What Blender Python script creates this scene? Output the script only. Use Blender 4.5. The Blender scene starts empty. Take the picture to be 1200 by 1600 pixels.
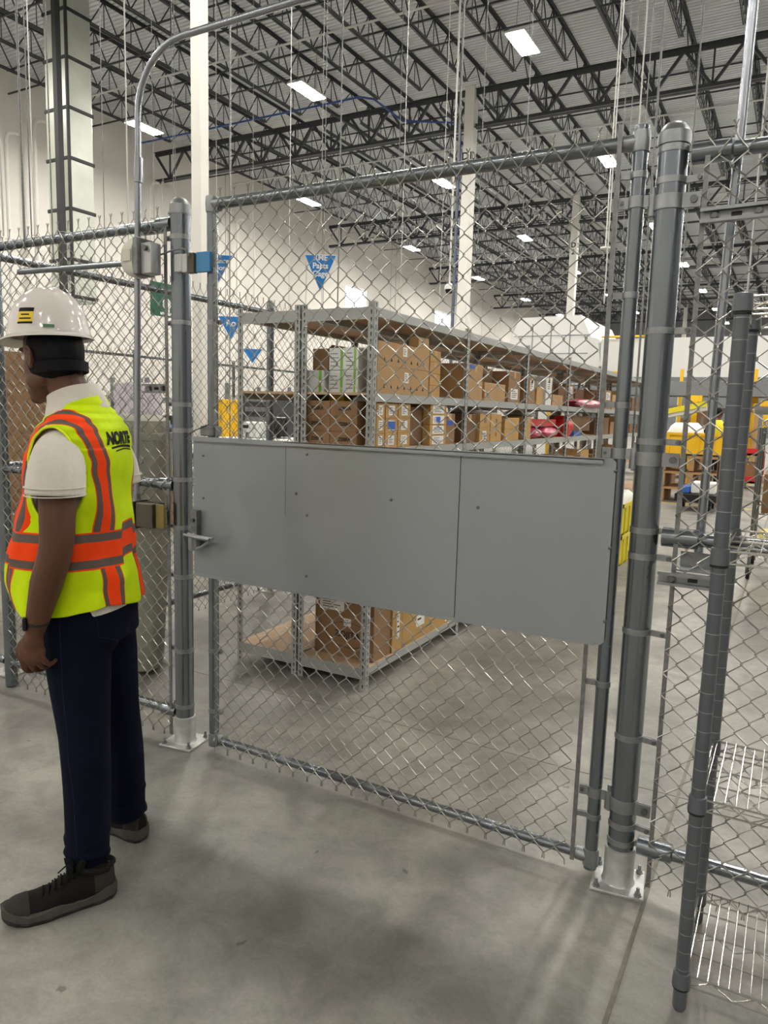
import bpy, bmesh, math, random
from mathutils import Vector, Matrix, Euler
random.seed(7)
PI = math.pi
S = bpy.context.scene
COL = S.collection

# ------------------------------------------------------------------ camera, world, exposure
EYE = Vector((0, 0, 1.56))
cam_data = bpy.data.cameras.new('camera')
cam_data.sensor_width = 36.0
cam_data.lens = 1150.0 / 1600.0 * 36.0
cam_data.clip_start = 0.05
cam_data.clip_end = 300
cam = bpy.data.objects.new('camera', cam_data)
COL.objects.link(cam)
CM = (Matrix.Rotation(math.radians(29.0), 3, 'Z') @ Matrix.Rotation(math.radians(90 - 7.8), 3, 'X')
      @ Matrix.Rotation(math.radians(1.6), 3, 'Z'))
cam.matrix_world = Matrix.Translation(EYE) @ CM.to_4x4()
S.camera = cam
w = bpy.data.worlds.new('world')
S.world = w
w.use_nodes = True
w.node_tree.nodes['Background'].inputs[0].default_value = (0.8, 0.85, 1.0, 1)
w.node_tree.nodes['Background'].inputs[1].default_value = 0.05
S.view_settings.view_transform = 'Standard'
S.view_settings.look = 'None'
S.view_settings.gamma = 1
S.view_settings.use_curve_mapping = False
S.view_settings.exposure = 0.0
LAMP_POWER = 245.0


def at(px, py, axis, v):
    """point where the line of sight through a photo position meets the plane axis = v"""
    d = CM @ Vector(((px - 600) / 1150.0, -(py - 800) / 1150.0, -1.0))
    i = 'xyz'.index(axis)
    t = (v - EYE[i]) / d[i]
    return EYE + d * t


# ------------------------------------------------------------------ materials
def lin(c):
    return tuple((x / 255 / 12.92) if x / 255 <= 0.04045 else ((x / 255 + 0.055) / 1.055) ** 2.4 for x in c)


def mat(name, rgb, rough=0.6, metal=0.0, var=0.0, scale=8.0, bump=0.0, bscale=60.0, emit=0.0, trans=0.0, stretch=None,
        coat=0.0, rvar=0.0):
    m = bpy.data.materials.new(name)
    m.use_nodes = True
    nt = m.node_tree
    b = nt.nodes['Principled BSDF']
    c = lin(rgb)
    b.inputs['Base Color'].default_value = (*c, 1)
    b.inputs['Roughness'].default_value = rough
    b.inputs['Metallic'].default_value = metal
    b.inputs['Coat Weight'].default_value = coat
    if emit:
        b.inputs['Emission Color'].default_value = (*c, 1)
        b.inputs['Emission Strength'].default_value = emit
    if trans:
        b.inputs['Transmission Weight'].default_value = trans
    co = nt.nodes.new('ShaderNodeTexCoord')
    mp = nt.nodes.new('ShaderNodeMapping')
    nt.links.new(co.outputs['Object'], mp.inputs[0])
    if stretch:
        mp.inputs['Scale'].default_value = stretch
    if var or rvar:
        n = nt.nodes.new('ShaderNodeTexNoise')
        n.inputs['Scale'].default_value = scale
        n.inputs['Detail'].default_value = 6
        nt.links.new(mp.outputs[0], n.inputs[0])
    if var:
        r = nt.nodes.new('ShaderNodeValToRGB')
        r.color_ramp.elements[0].position = 0.3
        r.color_ramp.elements[1].position = 0.7
        r.color_ramp.elements[0].color = (*[x * (1 - var) for x in c], 1)
        r.color_ramp.elements[1].color = (*[min(1, x * (1 + var)) for x in c], 1)
        nt.links.new(n.outputs[0], r.inputs[0])
        nt.links.new(r.outputs[0], b.inputs['Base Color'])
    if rvar:
        q = nt.nodes.new('ShaderNodeMapRange')
        q.inputs[1].default_value = 0.3
        q.inputs[2].default_value = 0.7
        q.inputs[3].default_value = max(0.05, rough - rvar)
        q.inputs[4].default_value = min(1, rough + rvar)
        nt.links.new(n.outputs[0], q.inputs[0])
        nt.links.new(q.outputs[0], b.inputs['Roughness'])
    if bump:
        n2 = nt.nodes.new('ShaderNodeTexNoise')
        n2.inputs['Scale'].default_value = bscale
        n2.inputs['Detail'].default_value = 4
        nt.links.new(mp.outputs[0], n2.inputs[0])
        bp = nt.nodes.new('ShaderNodeBump')
        bp.inputs['Strength'].default_value = bump
        bp.inputs['Distance'].default_value = 0.01
        nt.links.new(n2.outputs[0], bp.inputs['Height'])
        nt.links.new(bp.outputs[0], b.inputs['Normal'])
    return m


def concrete_mat():
    m = mat('concrete', (150, 147, 138), 0.42, 0)
    nt = m.node_tree
    b = nt.nodes['Principled BSDF']
    co = nt.nodes['Texture Coordinate']

    def noise(s, d, rough=0.6, dist=0.0):
        n = nt.nodes.new('ShaderNodeTexNoise')
        n.inputs['Scale'].default_value = s
        n.inputs['Detail'].default_value = d
        n.inputs['Roughness'].default_value = rough
        n.inputs['Distortion'].default_value = dist
        nt.links.new(co.outputs['Object'], n.inputs[0])
        return n

    def ramp(src, stops):
        r = nt.nodes.new('ShaderNodeValToRGB')
        while len(r.color_ramp.elements) < len(stops):
            r.color_ramp.elements.new(0.5)
        for e, (p, c) in zip(r.color_ramp.elements, stops):
            e.position = p
            e.color = (*c, 1)
        nt.links.new(src, r.inputs[0])
        return r

    def mul(a, c, f=1.0):
        x = nt.nodes.new('ShaderNodeMix')
        x.data_type = 'RGBA'
        x.blend_type = 'MULTIPLY'
        x.inputs[0].default_value = f
        nt.links.new(a, x.inputs[6])
        nt.links.new(c, x.inputs[7])
        return x.outputs[2]
    big = ramp(noise(0.9, 5, 0.55, 0.6).outputs[0], [(0.32, lin((116, 115, 110))), (0.5, lin((143, 141, 135))), (0.68, lin((168, 166, 158)))])
    mid = ramp(noise(5.5, 8, 0.7, 0.5).outputs[0], [(0.36, (0.68, 0.68, 0.68)), (0.62, (1, 1, 1))])
    fine = ramp(noise(70, 4, 0.7).outputs[0], [(0.3, (0.86, 0.86, 0.85)), (0.6, (1, 1, 1))])
    spots = ramp(noise(16, 2, 0.4).outputs[0], [(0.225, (0.55, 0.54, 0.52)), (0.25, (1, 1, 1))])
    c = mul(mul(mul(big.outputs[0], mid.outputs[0]), fine.outputs[0]), spots.outputs[0])
    nt.links.new(c, b.inputs['Base Color'])
    q = nt.nodes.new('ShaderNodeMapRange')
    q.inputs[1].default_value = 0.3
    q.inputs[2].default_value = 0.7
    q.inputs[3].default_value = 0.34
    q.inputs[4].default_value = 0.55
    nt.links.new(noise(2.5, 5).outputs[0], q.inputs[0])
    nt.links.new(q.outputs[0], b.inputs['Roughness'])
    bp = nt.nodes.new('ShaderNodeBump')
    bp.inputs['Strength'].default_value = 0.12
    bp.inputs['Distance'].default_value = 0.004
    nt.links.new(noise(40, 5).outputs[0], bp.inputs['Height'])
    nt.links.new(bp.outputs[0], b.inputs['Normal'])
    return m


M = {}
M['concrete'] = concrete_mat()
M['joint'] = mat('joint_filler', (120, 118, 108), 0.8, var=0.15, scale=30)
M['tape_yellow'] = mat('yellow_floor_tape', (215, 190, 40), 0.5)
M['galv'] = mat('galvanised_pipe', (128, 134, 140), 0.25, 0.88, var=0.04, scale=6, rvar=0.03)
M['galv_light'] = mat('galvanised_fitting', (150, 153, 155), 0.40, 0.8, var=0.12, scale=30)
M['galv_dull'] = mat('dull_galvanised_bar', (128, 130, 130), 0.5, 0.7, var=0.2, scale=40)
M['wire'] = mat('galvanised_wire', (158, 158, 153), 0.3, 0.85)
M['wire_far'] = mat('galvanised_wire_dark', (96, 96, 92), 0.45, 0.7)  # darker, duller wire tone for the side and far fences
M['plate'] = mat('galvanised_base', (185, 187, 185), 0.4, 0.6, var=0.15, scale=25)
M['sheet'] = mat('painted_grey_sheet', (146, 151, 156), 0.33, 0.15, var=0.03, scale=2, coat=0.2)
M['dark_line'] = mat('dark_seam', (50, 52, 54), 0.7)
M['bolt'] = mat('steel_bolt', (110, 112, 112), 0.35, 0.8)
M['chrome'] = mat('chrome_wire', (205, 205, 200), 0.2, 0.95)
M['rack_post'] = mat('grey_epoxy_post', (98, 102, 108), 0.38, 0.3)
M['rack_ring'] = mat('rack_post_groove', (150, 154, 158), 0.4, 0.5)
M['black'] = mat('black_plastic', (22, 22, 24), 0.45)
M['shelf_steel'] = mat('grey_shelf_steel', (168, 171, 168), 0.45, 0.1)
M['slot'] = mat('shelf_post_slot', (48, 48, 46), 0.8)
M['particle'] = mat('particle_board', (196, 168, 138), 0.7, var=0.12, scale=60)
M['card'] = mat('cardboard', (178, 142, 98), 0.75, var=0.06, scale=5, bump=0.1, bscale=30)
M['card2'] = mat('cardboard_golden', (186, 148, 90), 0.75, var=0.07, scale=5)
M['card3'] = mat('cardboard_brown', (148, 114, 80), 0.78, var=0.07, scale=5)
M['card_dark'] = mat('cardboard_dark_kraft', (120, 90, 62), 0.8, var=0.07, scale=5)  # darkest brown of the cardboard tones
M['white_box'] = mat('white_carton', (222, 224, 222), 0.55)
M['white_label'] = mat('white_paper_label', (232, 232, 228), 0.6)
M['green'] = mat('green_print', (140, 190, 80), 0.6)
M['ink'] = mat('black_ink', (32, 28, 26), 0.7)
M['blue_tape'] = mat('blue_tape', (50, 100, 190), 0.6)
M['tape'] = mat('brown_packing_tape', (190, 152, 104), 0.3)
M['pink'] = mat('pink_antistatic_wrap', (190, 70, 105), 0.3, coat=0.4)
M['red'] = mat('red_plastic', (205, 40, 45), 0.35)
M['yellow_bin'] = mat('yellow_plastic', (228, 212, 40), 0.45)
M['yellow_paint'] = mat('yellow_paint', (240, 190, 20), 0.5)
M['deck'] = mat('white_roof_deck', (214, 217, 220), 0.55, 0.1, var=0.05, scale=0.6)
M['joist'] = mat('dark_grey_steel', (62, 64, 68), 0.55, 0.1)
M['wall'] = mat('warm_white_wall', (228, 225, 219), 0.8, var=0.03, scale=0.3)
M['wall_back'] = mat('dark_grey_wall', (120, 122, 124), 0.8, var=0.04, scale=0.3)
M['col'] = mat('white_column_paint', (222, 220, 214), 0.6, var=0.02, scale=2)
M['lamp'] = mat('lamp_diffuser', (255, 250, 240), 0.5, emit=LAMP_POWER)
M['lamp_body'] = mat('lamp_housing', (210, 210, 208), 0.5)
M['window'] = mat('bright_window_glass', (235, 245, 255), 0.4, emit=6.0)
M['foil'] = mat('duct_foil_insulation', (196, 200, 190), 0.34, 0.35, var=0.1, scale=1.5, bump=0.5, bscale=3)
M['foil_band'] = mat('duct_black_band', (40, 42, 42), 0.6, bump=0.3)
M['blue_sign'] = mat('blue_sign_board', (20, 120, 200), 0.55)
M['white_paint'] = mat('white_paint', (232, 232, 230), 0.55)
M['green_sign'] = mat('green_sign_board', (20, 90, 66), 0.55)
M['beige_plastic'] = mat('beige_plastic', (205, 203, 190), 0.5)
M['bin_grey'] = mat('olive_grey_plastic', (140, 140, 126), 0.6, var=0.04, scale=4)
M['blue_plate'] = mat('blue_galvanised_plate', (70, 130, 180), 0.4, 0.3)
M['silver'] = mat('brushed_aluminium', (190, 192, 192), 0.35, 0.7)
M['lockbox'] = mat('dark_bronze_box', (84, 80, 66), 0.5, 0.3)
M['olive'] = mat('olive_face_plate', (138, 122, 66), 0.5, 0.3)
M['conduit'] = mat('shiny_conduit', (160, 164, 172), 0.24, 0.9)
M['blue_pipe'] = mat('blue_air_pipe', (45, 75, 140), 0.45)
M['lilac'] = mat('pale_lilac_panel', (205, 196, 204), 0.6)
M['blue_tote'] = mat('blue_tote_plastic', (70, 100, 150), 0.5)
M['wood'] = mat('pallet_wood', (170, 132, 92), 0.75, var=0.15, scale=10)
M['grey_conv'] = mat('grey_conveyor_paint', (120, 124, 128), 0.5)
M['screen'] = mat('dark_screen', (14, 14, 16), 0.25)
M['olive_cage'] = mat('olive_fabric_cover', (104, 112, 90), 0.8)


# ------------------------------------------------------------------ mesh builder
class MB:
    def __init__(self):
        self.v = []
        self.f = []
        self.m = []
        self.s = []

    def add(self, vs, fs, mi=0, smooth=False):
        o = len(self.v)
        self.v.extend([tuple(p) for p in vs])
        for f in fs:
            self.f.append([i + o for i in f])
            self.m.append(mi)
            self.s.append(smooth)
        return self

    def box(self, x0, x1, y0, y1, z0, z1, mi=0, rot=None, bev=0.0):
        c = Vector(((x0 + x1) / 2, (y0 + y1) / 2, (z0 + z1) / 2))
        hx, hy, hz = abs(x1 - x0) / 2, abs(y1 - y0) / 2, abs(z1 - z0) / 2
        if bev <= 0 or bev * 2 >= min(hx, hy, hz) * 2:
            vs = [Vector((sx * hx, sy * hy, sz * hz)) for sz in (-1, 1) for sy in (-1, 1) for sx in (-1, 1)]
            fs = [(0, 2, 3, 1), (4, 5, 7, 6), (0, 1, 5, 4), (2, 6, 7, 3), (0, 4, 6, 2), (1, 3, 7, 5)]
        else:
            b = bev
            vs = []
            idx = {}
            for sz in (-1, 1):
                for sy in (-1, 1):
                    for sx in (-1, 1):
                        for a in range(3):
                            p = [sx * (hx - b), sy * (hy - b), sz * (hz - b)]
                            p[a] = (sx * hx, sy * hy, sz * hz)[a]
                            idx[(sx, sy, sz, a)] = len(vs)
                            vs.append(Vector(p))
            fs = []
            for a in range(3):
                o1, o2 = [(1, 2), (2, 0), (0, 1)][a]
                for s_ in (-1, 1):
                    q = []
                    for (p, r) in ((-1, -1), (1, -1), (1, 1), (-1, 1)):
                        k = [0, 0, 0]
                        k[a] = s_
                        k[o1] = p
                        k[o2] = r
                        q.append(idx[(k[0], k[1], k[2], a)])
                    fs.append(q if s_ > 0 else q[::-1])
            for a in range(3):  # edges along axis a
                o1, o2 = [(1, 2), (2, 0), (0, 1)][a]
                for p in (-1, 1):
                    for r in (-1, 1):
                        k0 = [0, 0, 0]
                        k0[o1] = p
                        k0[o2] = r
                        k1 = list(k0)
                        k0[a] = -1
                        k1[a] = 1
                        q = [idx[(*k0, o1)], idx[(*k1, o1)], idx[(*k1, o2)], idx[(*k0, o2)]]
                        fs.append(q if p * r < 0 else q[::-1])
            for sx in (-1, 1):
                for sy in (-1, 1):
                    for sz in (-1, 1):
                        q = [idx[(sx, sy, sz, a)] for a in range(3)]
                        fs.append(q if sx * sy * sz > 0 else q[::-1])
        if rot is not None:
            R = rot if isinstance(rot, Matrix) else Matrix.Rotation(rot, 3, 'Z')
            vs = [R @ p for p in vs]
        self.add([p + c for p in vs], fs, mi)
        return self

    def tube(self, pts, r, n=8, mi=0, caps=True, smooth=True, closed=False):
        pts = [Vector(p) for p in pts]
        rs = r if isinstance(r, (list, tuple)) else [r] * len(pts)
        N = len(pts)
        ref = None
        vs = []
        for i, p in enumerate(pts):
            if closed:
                t = (pts[(i + 1) % N] - pts[i - 1])
            elif i == 0:
                t = pts[1] - pts[0]
            elif i == N - 1:
                t = pts[-1] - pts[-2]
            else:
                t = (pts[i + 1] - p).normalized() + (p - pts[i - 1]).normalized()
            t = t.normalized() if t.length > 1e-9 else Vector((0, 0, 1))
            if ref is None:
                ref = Vector((0, 0, 1)) if abs(t.z) < 0.9 else Vector((1, 0, 0))
            a = t.cross(ref)
            if a.length < 1e-6:
                a = t.orthogonal()
            a.normalize()
            b = a.cross(t).normalized()
            ref = b
            for k in range(n):
                th = 2 * PI * (k + 0.5) / n
                vs.append(p + (a * math.cos(th) + b * math.sin(th)) * rs[i])
        fs = []
        for i in range(N if closed else N - 1):
            j = (i + 1) % N
            for k in range(n):
                k2 = (k + 1) % n
                fs.append((i * n + k, i * n + k2, j * n + k2, j * n + k))
        self.add(vs, fs, mi, smooth)
        if caps and not closed:
            o = len(self.v) - len(vs)
            self.f.append([o + k for k in range(n)][::-1])
            self.m.append(mi)
            self.s.append(False)
            self.f.append([o + (N - 1) * n + k for k in range(n)])
            self.m.append(mi)
            self.s.append(False)
        return self

    def bar(self, p, q, wd, ht, mi=0):
        """rectangular bar from p to q"""
        p, q = Vector(p), Vector(q)
        t = (q - p).normalized()
        up = Vector((0, 0, 1)) if abs(t.z) < 0.95 else Vector((0, 1, 0))
        a = t.cross(up).normalized()
        b = a.cross(t).normalized()
        vs = [e + a * sx * wd / 2 + b * sy * ht / 2 for e in (p, q) for sx, sy in ((-1, -1), (1, -1), (1, 1), (-1, 1))]
        self.add(vs, [(0, 1, 2, 3), (7, 6, 5, 4), (0, 4, 5, 1), (1, 5, 6, 2), (2, 6, 7, 3), (3, 7, 4, 0)], mi)
        return self

    def lathe(self, prof, c=(0, 0, 0), n=24, mi=0, axis='z', smooth=True):
        """prof: list of (radius, height)"""
        c = Vector(c)
        vs = []
        for (r, h) in prof:
            for k in range(n):
                th = 2 * PI * k / n
                a, b = r * math.cos(th), r * math.sin(th)
                vs.append(c + (Vector((a, b, h)) if axis == 'z' else Vector((h, a, b)) if axis == 'x' else Vector((b, h, a))))
        fs = []
        for i in range(len(prof) - 1):
            for k in range(n):
                k2 = (k + 1) % n
                fs.append((i * n + k, i * n + k2, (i + 1) * n + k2, (i + 1) * n + k))
        fs.append([k for k in range(n)][::-1])
        fs.append([(len(prof) - 1) * n + k for k in range(n)])
        self.add(vs, fs, mi, smooth)
        return self

    def prism(self, poly, d0, d1, axis='y', mi=0):
        """polygon (a,b) extruded along axis: y -> (x,z), x -> (y,z), z -> (x,y)"""
        def P(a, b, d):
            return {'y': (a, d, b), 'x': (d, a, b), 'z': (a, b, d)}[axis]
        n = len(poly)
        vs = [P(a, b, d0) for a, b in poly] + [P(a, b, d1) for a, b in poly]
        fs = [list(range(n)), list(range(n, 2 * n))[::-1]]
        for i in range(n):
            j = (i + 1) % n
            fs.append((i, i + n, j + n, j))
        self.add(vs, fs, mi)
        return self

    def loft(self, rings, mi=0, smooth=True, caps=True):
        n = len(rings[0])
        vs = [p for r in rings for p in r]
        fs = []
        for i in range(len(rings) - 1):
            for k in range(n):
                k2 = (k + 1) % n
                fs.append((i * n + k, i * n + k2, (i + 1) * n + k2, (i + 1) * n + k))
        if caps:
            fs.append([k for k in range(n)][::-1])
            fs.append([(len(rings) - 1) * n + k for k in range(n)])
        self.add(vs, fs, mi, smooth)
        return self

    def build(self, name, mats, parent=None, label=None, fixn=True):
        me = bpy.data.meshes.new(name)
        o0 = ORG.get(parent.name, Vector()) if parent is not None else Vector()
        if parent is not None and o0.length > 0:
            vs = [(a - o0.x, b - o0.y, c - o0.z) for a, b, c in self.v]
        else:
            vs = self.v
        me.from_pydata(vs, [], self.f)
        if not isinstance(mats, (list, tuple)):
            mats = [mats]
        for mm in mats:
            me.materials.append(M[mm] if isinstance(mm, str) else mm)
        me.polygons.foreach_set('material_index', self.m)
        me.polygons.foreach_set('use_smooth', self.s)
        if fixn and len(self.f) < 20000:
            bm = bmesh.new()
            bm.from_mesh(me)
            bmesh.ops.recalc_face_normals(bm, faces=bm.faces)
            bm.to_mesh(me)
            bm.free()
        me.update()
        if any(self.s):
            me.set_sharp_from_angle(angle=math.radians(38))
        o = bpy.data.objects.new(name, me)
        COL.objects.link(o)
        if parent is not None:
            o.parent = parent
            ORG[o.name] = o0
        if label:
            o['label'] = label
        return o


ORG = {}


def tag(o, label=None, cat=None, group=None, kind=None):
    if label:
        o['label'] = label
    if cat:
        o['category'] = cat
    if group:
        o['group'] = group
    if kind:
        o['kind'] = kind
    return o


def thing(name, label, cat, loc=(0, 0, 0), group=None, kind=None):
    o = bpy.data.objects.new(name, None)
    o.empty_display_size = 0.1
    COL.objects.link(o)
    o.location = loc
    ORG[o.name] = Vector(loc)
    return tag(o, label, cat, group, kind)


def copy_tree(o, parent=None, loc=None, label=None):
    c = o.copy()
    COL.objects.link(c)
    if parent is not None:
        c.parent = parent
    if loc is not None:
        c.location = loc
    if label:
        c['label'] = label
    for ch in [x for x in bpy.data.objects if x.parent == o]:
        copy_tree(ch, c)
    return c


def text_mesh(txt, size, mname, parent, mtx, name='lettering', depth=0.0008, bold=False, squash=1.0):
    cu = bpy.data.curves.new(name, 'FONT')
    cu.body = txt
    cu.size = size
    cu.align_x = 'CENTER'
    cu.align_y = 'CENTER'
    cu.extrude = depth / 2
    if bold:
        cu.offset = size * 0.025
    tmp = bpy.data.objects.new('tmp_text', cu)
    COL.objects.link(tmp)
    dg = bpy.context.evaluated_depsgraph_get()
    me = bpy.data.meshes.new_from_object(tmp.evaluated_get(dg))
    bpy.data.objects.remove(tmp)
    o0 = ORG.get(parent.name, Vector())
    me.transform(Matrix.Translation(-o0) @ mtx @ Matrix.Diagonal((squash, 1, 1, 1)))
    me.materials.clear()
    me.materials.append(M[mname])
    o = bpy.data.objects.new(name, me)
    COL.objects.link(o)
    o.parent = parent
    ORG[o.name] = o0
    return o


def face_mtx(p, nx, ny, nz=0.0, up=(0, 0, 1)):
    """matrix that lays text with its face towards (nx, ny, nz) at p"""
    z = Vector((nx, ny, nz)).normalized()
    x = Vector(up).cross(z).normalized()
    y = z.cross(x)
    return Matrix(((x.x, y.x, z.x, p[0]), (x.y, y.y, z.y, p[1]), (x.z, y.z, z.z, p[2]), (0, 0, 0, 1)))


# ------------------------------------------------------------------ the building
XL, XR, Y0, Y1, ZD = -22.8, 22.0, -16.0, 78.0, 11.95


def structure(o, name=None, label=None):
    o['kind'] = 'structure'
    if label:
        o['label'] = label
    return o


b = MB().box(XL - 0.3, XR + 0.3, Y0 - 0.3, Y1 + 0.3, -0.3, 0.0)
structure(b.build('floor', 'concrete'))
# saw-cut joints filled with beige sealant
b = MB().box(-0.305, -0.292, Y0, Y1, -0.01, 0.0015)
structure(b.build('trim_1', 'joint'))
b = MB().box(XL, XR, 3.13, 3.137, -0.01, 0.0012)
structure(b.build('trim_2', 'joint'))
b = MB().box(XL, XR, 15.3, 15.33, -0.01, 0.0012)
structure(b.build('trim_3', 'joint'))
b = MB().box(-4.2, 6, 14.6, 14.68, -0.01, 0.0012).box(-4.2, 6, 19.0, 19.1, -0.01, 0.0012)
structure(b.build('trim_4', 'tape_yellow'))

# corrugated roof deck, ribs running across the joists
vs, fs = [], []
p = 0.152
y = Y0
k = 0
while y < Y1:
    for dy, dz in ((0.0, 0.0), (0.095, 0.0), (0.11, 0.045), (0.137, 0.045)):
        vs += [(XL, y + dy, ZD + dz), (XR, y + dy, ZD + dz)]
    y += p
for i in range(len(vs) // 2 - 1):
    fs.append((2 * i, 2 * i + 1, 2 * i + 3, 2 * i + 2))
structure(MB().add(vs, fs).build('ceiling', 'deck', fixn=False))
# upper roof build-up closing the deck
structure(MB().box(XL - 0.3, XR + 0.3, Y0 - 0.3, Y1 + 0.3, ZD + 0.08, ZD + 0.3).build('roof_slab', 'deck'))

# left wall in tilt-up panels with real window openings
wins = [(33.6, 36.2, 7.55, 8.75), (43.4, 46.2, 7.55, 8.85)]
wins = [(36.0, 38.3, 7.25, 8.55), (47.7, 50.6, 7.25, 8.65)]
b = MB()
ys = [Y0]
for (a, c, z0, z1) in wins:
    ys += [a, c]
ys.append(Y1)
for i in range(len(ys) - 1):
    a, c = ys[i], ys[i + 1]
    if i % 2 == 0:
        b.box(XL - 0.3, XL, a, c, 0, ZD + 0.1)
    else:
        z0, z1 = wins[i // 2][2], wins[i // 2][3]
        b.box(XL - 0.3, XL, a, c, 0, z0)
        b.box(XL - 0.3, XL, a, c, z1, ZD + 0.1)
for yj in [v * 7.6 - 12 for v in range(12)]:
    if not any(a - 0.2 < yj < c + 0.2 for a, c, _, _ in wins):
        b.box(XL - 0.02, XL + 0.006, yj - 0.012, yj + 0.012, 0.02, ZD - 0.1, mi=1)
structure(b.build('wall_left', ['wall', 'wall_back']))
for i, (a, c, z0, z1) in enumerate(wins):
    g = MB().box(XL - 0.2, XL - 0.17, a, c, z0, z1).build('window_%d' % (i + 1), 'window')
    structure(g)
    fr = MB()
    for (q0, q1, r0, r1) in ((a, a + 0.07, z0, z1), (c - 0.07, c, z0, z1), (a, c, z0, z0 + 0.07), (a, c, z1 - 0.07, z1),
                             ((a + c) / 2 - 0.03, (a + c) / 2 + 0.03, z0, z1)):
        fr.box(XL - 0.17, XL - 0.1, q0, q1, r0, r1)
    fr.build('window_frame', 'white_paint', g)
structure(MB().box(XL, XR, Y1, Y1 + 0.3, 0, ZD + 0.1).build('wall_back', 'wall_back'))
structure(MB().box(XR, XR + 0.3, Y0, Y1, 0, ZD + 0.1).build('wall_right', 'wall_back'))
structure(MB().box(XL, XR, Y0 - 0.3, Y0, 0, ZD + 0.1).build('wall_front', 'wall'))

# wall piers and service pipes at the near end of the left wall
for i, yj in enumerate((11.6, 13.0, 17.4)):
    o = MB().box(XL, XL + 0.35, yj, yj + 0.7, 0, 10.9).build('wall_pier', 'wall')
    tag(structure(o), 'white pier standing proud of the long white wall')
PIPE_L = ['blue pipe climbing the white wall behind the duct', 'thick white wall pipe just past the tall duct', 'white wall pipe between the piers beside the duct', 'nearer of two thin white pipes on the wall past the duct', 'farther of two thin white pipes on the wall past the duct', 'white wall pipe below the first row light by the wall', 'white wall pipe nearest the bright left window', 'thinnest white wall pipe behind the gate top rail']
for i, (yy, zz, mm, rr) in enumerate(((14.2, 9.6, 'blue_pipe', 0.05), (16.3, 10.6, 'wall', 0.07), (15.3, 9.9, 'wall', 0.06),
                                      (21.2, 10.0, 'wall', 0.045), (21.8, 10.3, 'wall', 0.045),
                                      (26.2, 9.8, 'wall', 0.05), (31.5, 9.5, 'wall', 0.05), (27.4, 9.8, 'wall', 0.04))):
    o = MB().tube([(XL + 0.5, yy, 0), (XL + 0.5, yy, zz - 0.3), (XL + 0.5, yy + 0.09, zz - 0.09), (XL + 0.5, yy + 0.3, zz),
                   (XL + 0.5, yy + 0.45, zz)], rr, 8).build('service_pipe', mm)
    tag(o, PIPE_L[i],
        'pipe', 'service pipes on the long white wall')

# ------------------------------------------------------------------ columns
GY = [9.7, 21.9, 34.1, 46.3, 58.5, 70.7]
for yy in GY:
    for xx in ((-9.5,) if yy > 10 else (-9.05,)):
        hw = 0.16 if yy > 10 else 0.105
        b = MB().box(xx - hw, xx + hw, yy - hw, yy + hw, 0, 11.3, bev=0.012)
        b.box(xx - hw - 0.05, xx + hw + 0.05, yy - hw - 0.05, yy + hw + 0.05, 0, 0.03)
        o = b.build('column', 'col')
        tag(o, kind='structure', label={9.7: 'nearest square white column, rising behind the bent conduit',
                                        21.9: 'square white column marked with vertical letters, behind the gate',
                                        34.1: 'square white column marked D 2 above the white enclosure'}.get(yy, 'distant square white column under the dark trusses'))
        if yy == 21.9:
            text_mesh('D1', 0.3, 'ink', o, face_mtx((xx, yy - hw - 0.004, 9.3), 0, -1), bold=True)
            text_mesh('D1', 0.3, 'ink', o, face_mtx((xx + hw + 0.004, yy, 9.3), 1, 0), bold=True)
        if yy == 34.1:
            text_mesh('D\n2', 0.3, 'ink', o, face_mtx((xx, yy - hw - 0.004, 9.0), 0, -1), bold=True)
            text_mesh('D\n2', 0.3, 'ink', o, face_mtx((xx + hw + 0.004, yy, 9.0), 1, 0), bold=True)

# ------------------------------------------------------------------ roof steel: girders and joists
JS = 1.478
XJ = [XL + 0.1 + JS * i for i in range(0, 19)]
girder = None
for gi, yy in enumerate(GY):
    if girder is None:
        b = MB()
        zt, zb = 11.22, 10.12
        for s_ in (-0.07, 0.07):
            b.box(XL + 0.1, 5.0, yy + s_ - 0.05, yy + s_ + 0.05, zt - 0.012, zt)
            b.box(XL + 0.1, 5.0, yy + s_ * 0.2 - 0.006 + s_ * 0.3, yy + s_ * 0.5 + 0.006, zt - 0.13, zt)
            b.box(XL + 0.1, 5.0, yy + s_ - 0.05, yy + s_ + 0.05, zb, zb + 0.012)
            b.box(XL + 0.1, 5.0, yy + s_ * 0.2 - 0.006 + s_ * 0.3, yy + s_ * 0.5 + 0.006, zb, zb + 0.12)
        wb = MB()
        for i in range(len(XJ) - 1):
            xa, xb_ = XJ[i], XJ[i + 1]
            mdl = (xa + xb_) / 2
            wb.bar((xa, yy, zt - 0.06), (mdl, yy, zb + 0.06), 0.075, 0.075)
            wb.bar((mdl, yy, zb + 0.06), (xb_, yy, zt - 0.06), 0.075, 0.075)
            wb.bar((mdl, yy, zt - 0.06), (mdl, yy, zb + 0.06), 0.045, 0.045)
        root = thing('roof_girder', 'dark deep truss girder crossing under the roof joists', 'girder', (0, yy, 0), 'deep truss girders under the roof', 'structure')
        b.build('chord', 'joist', root)
        wb.build('web', 'joist', root)
        girder = root
    else:
        copy_tree(girder, loc=(0, yy, 0))
joist = None
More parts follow.
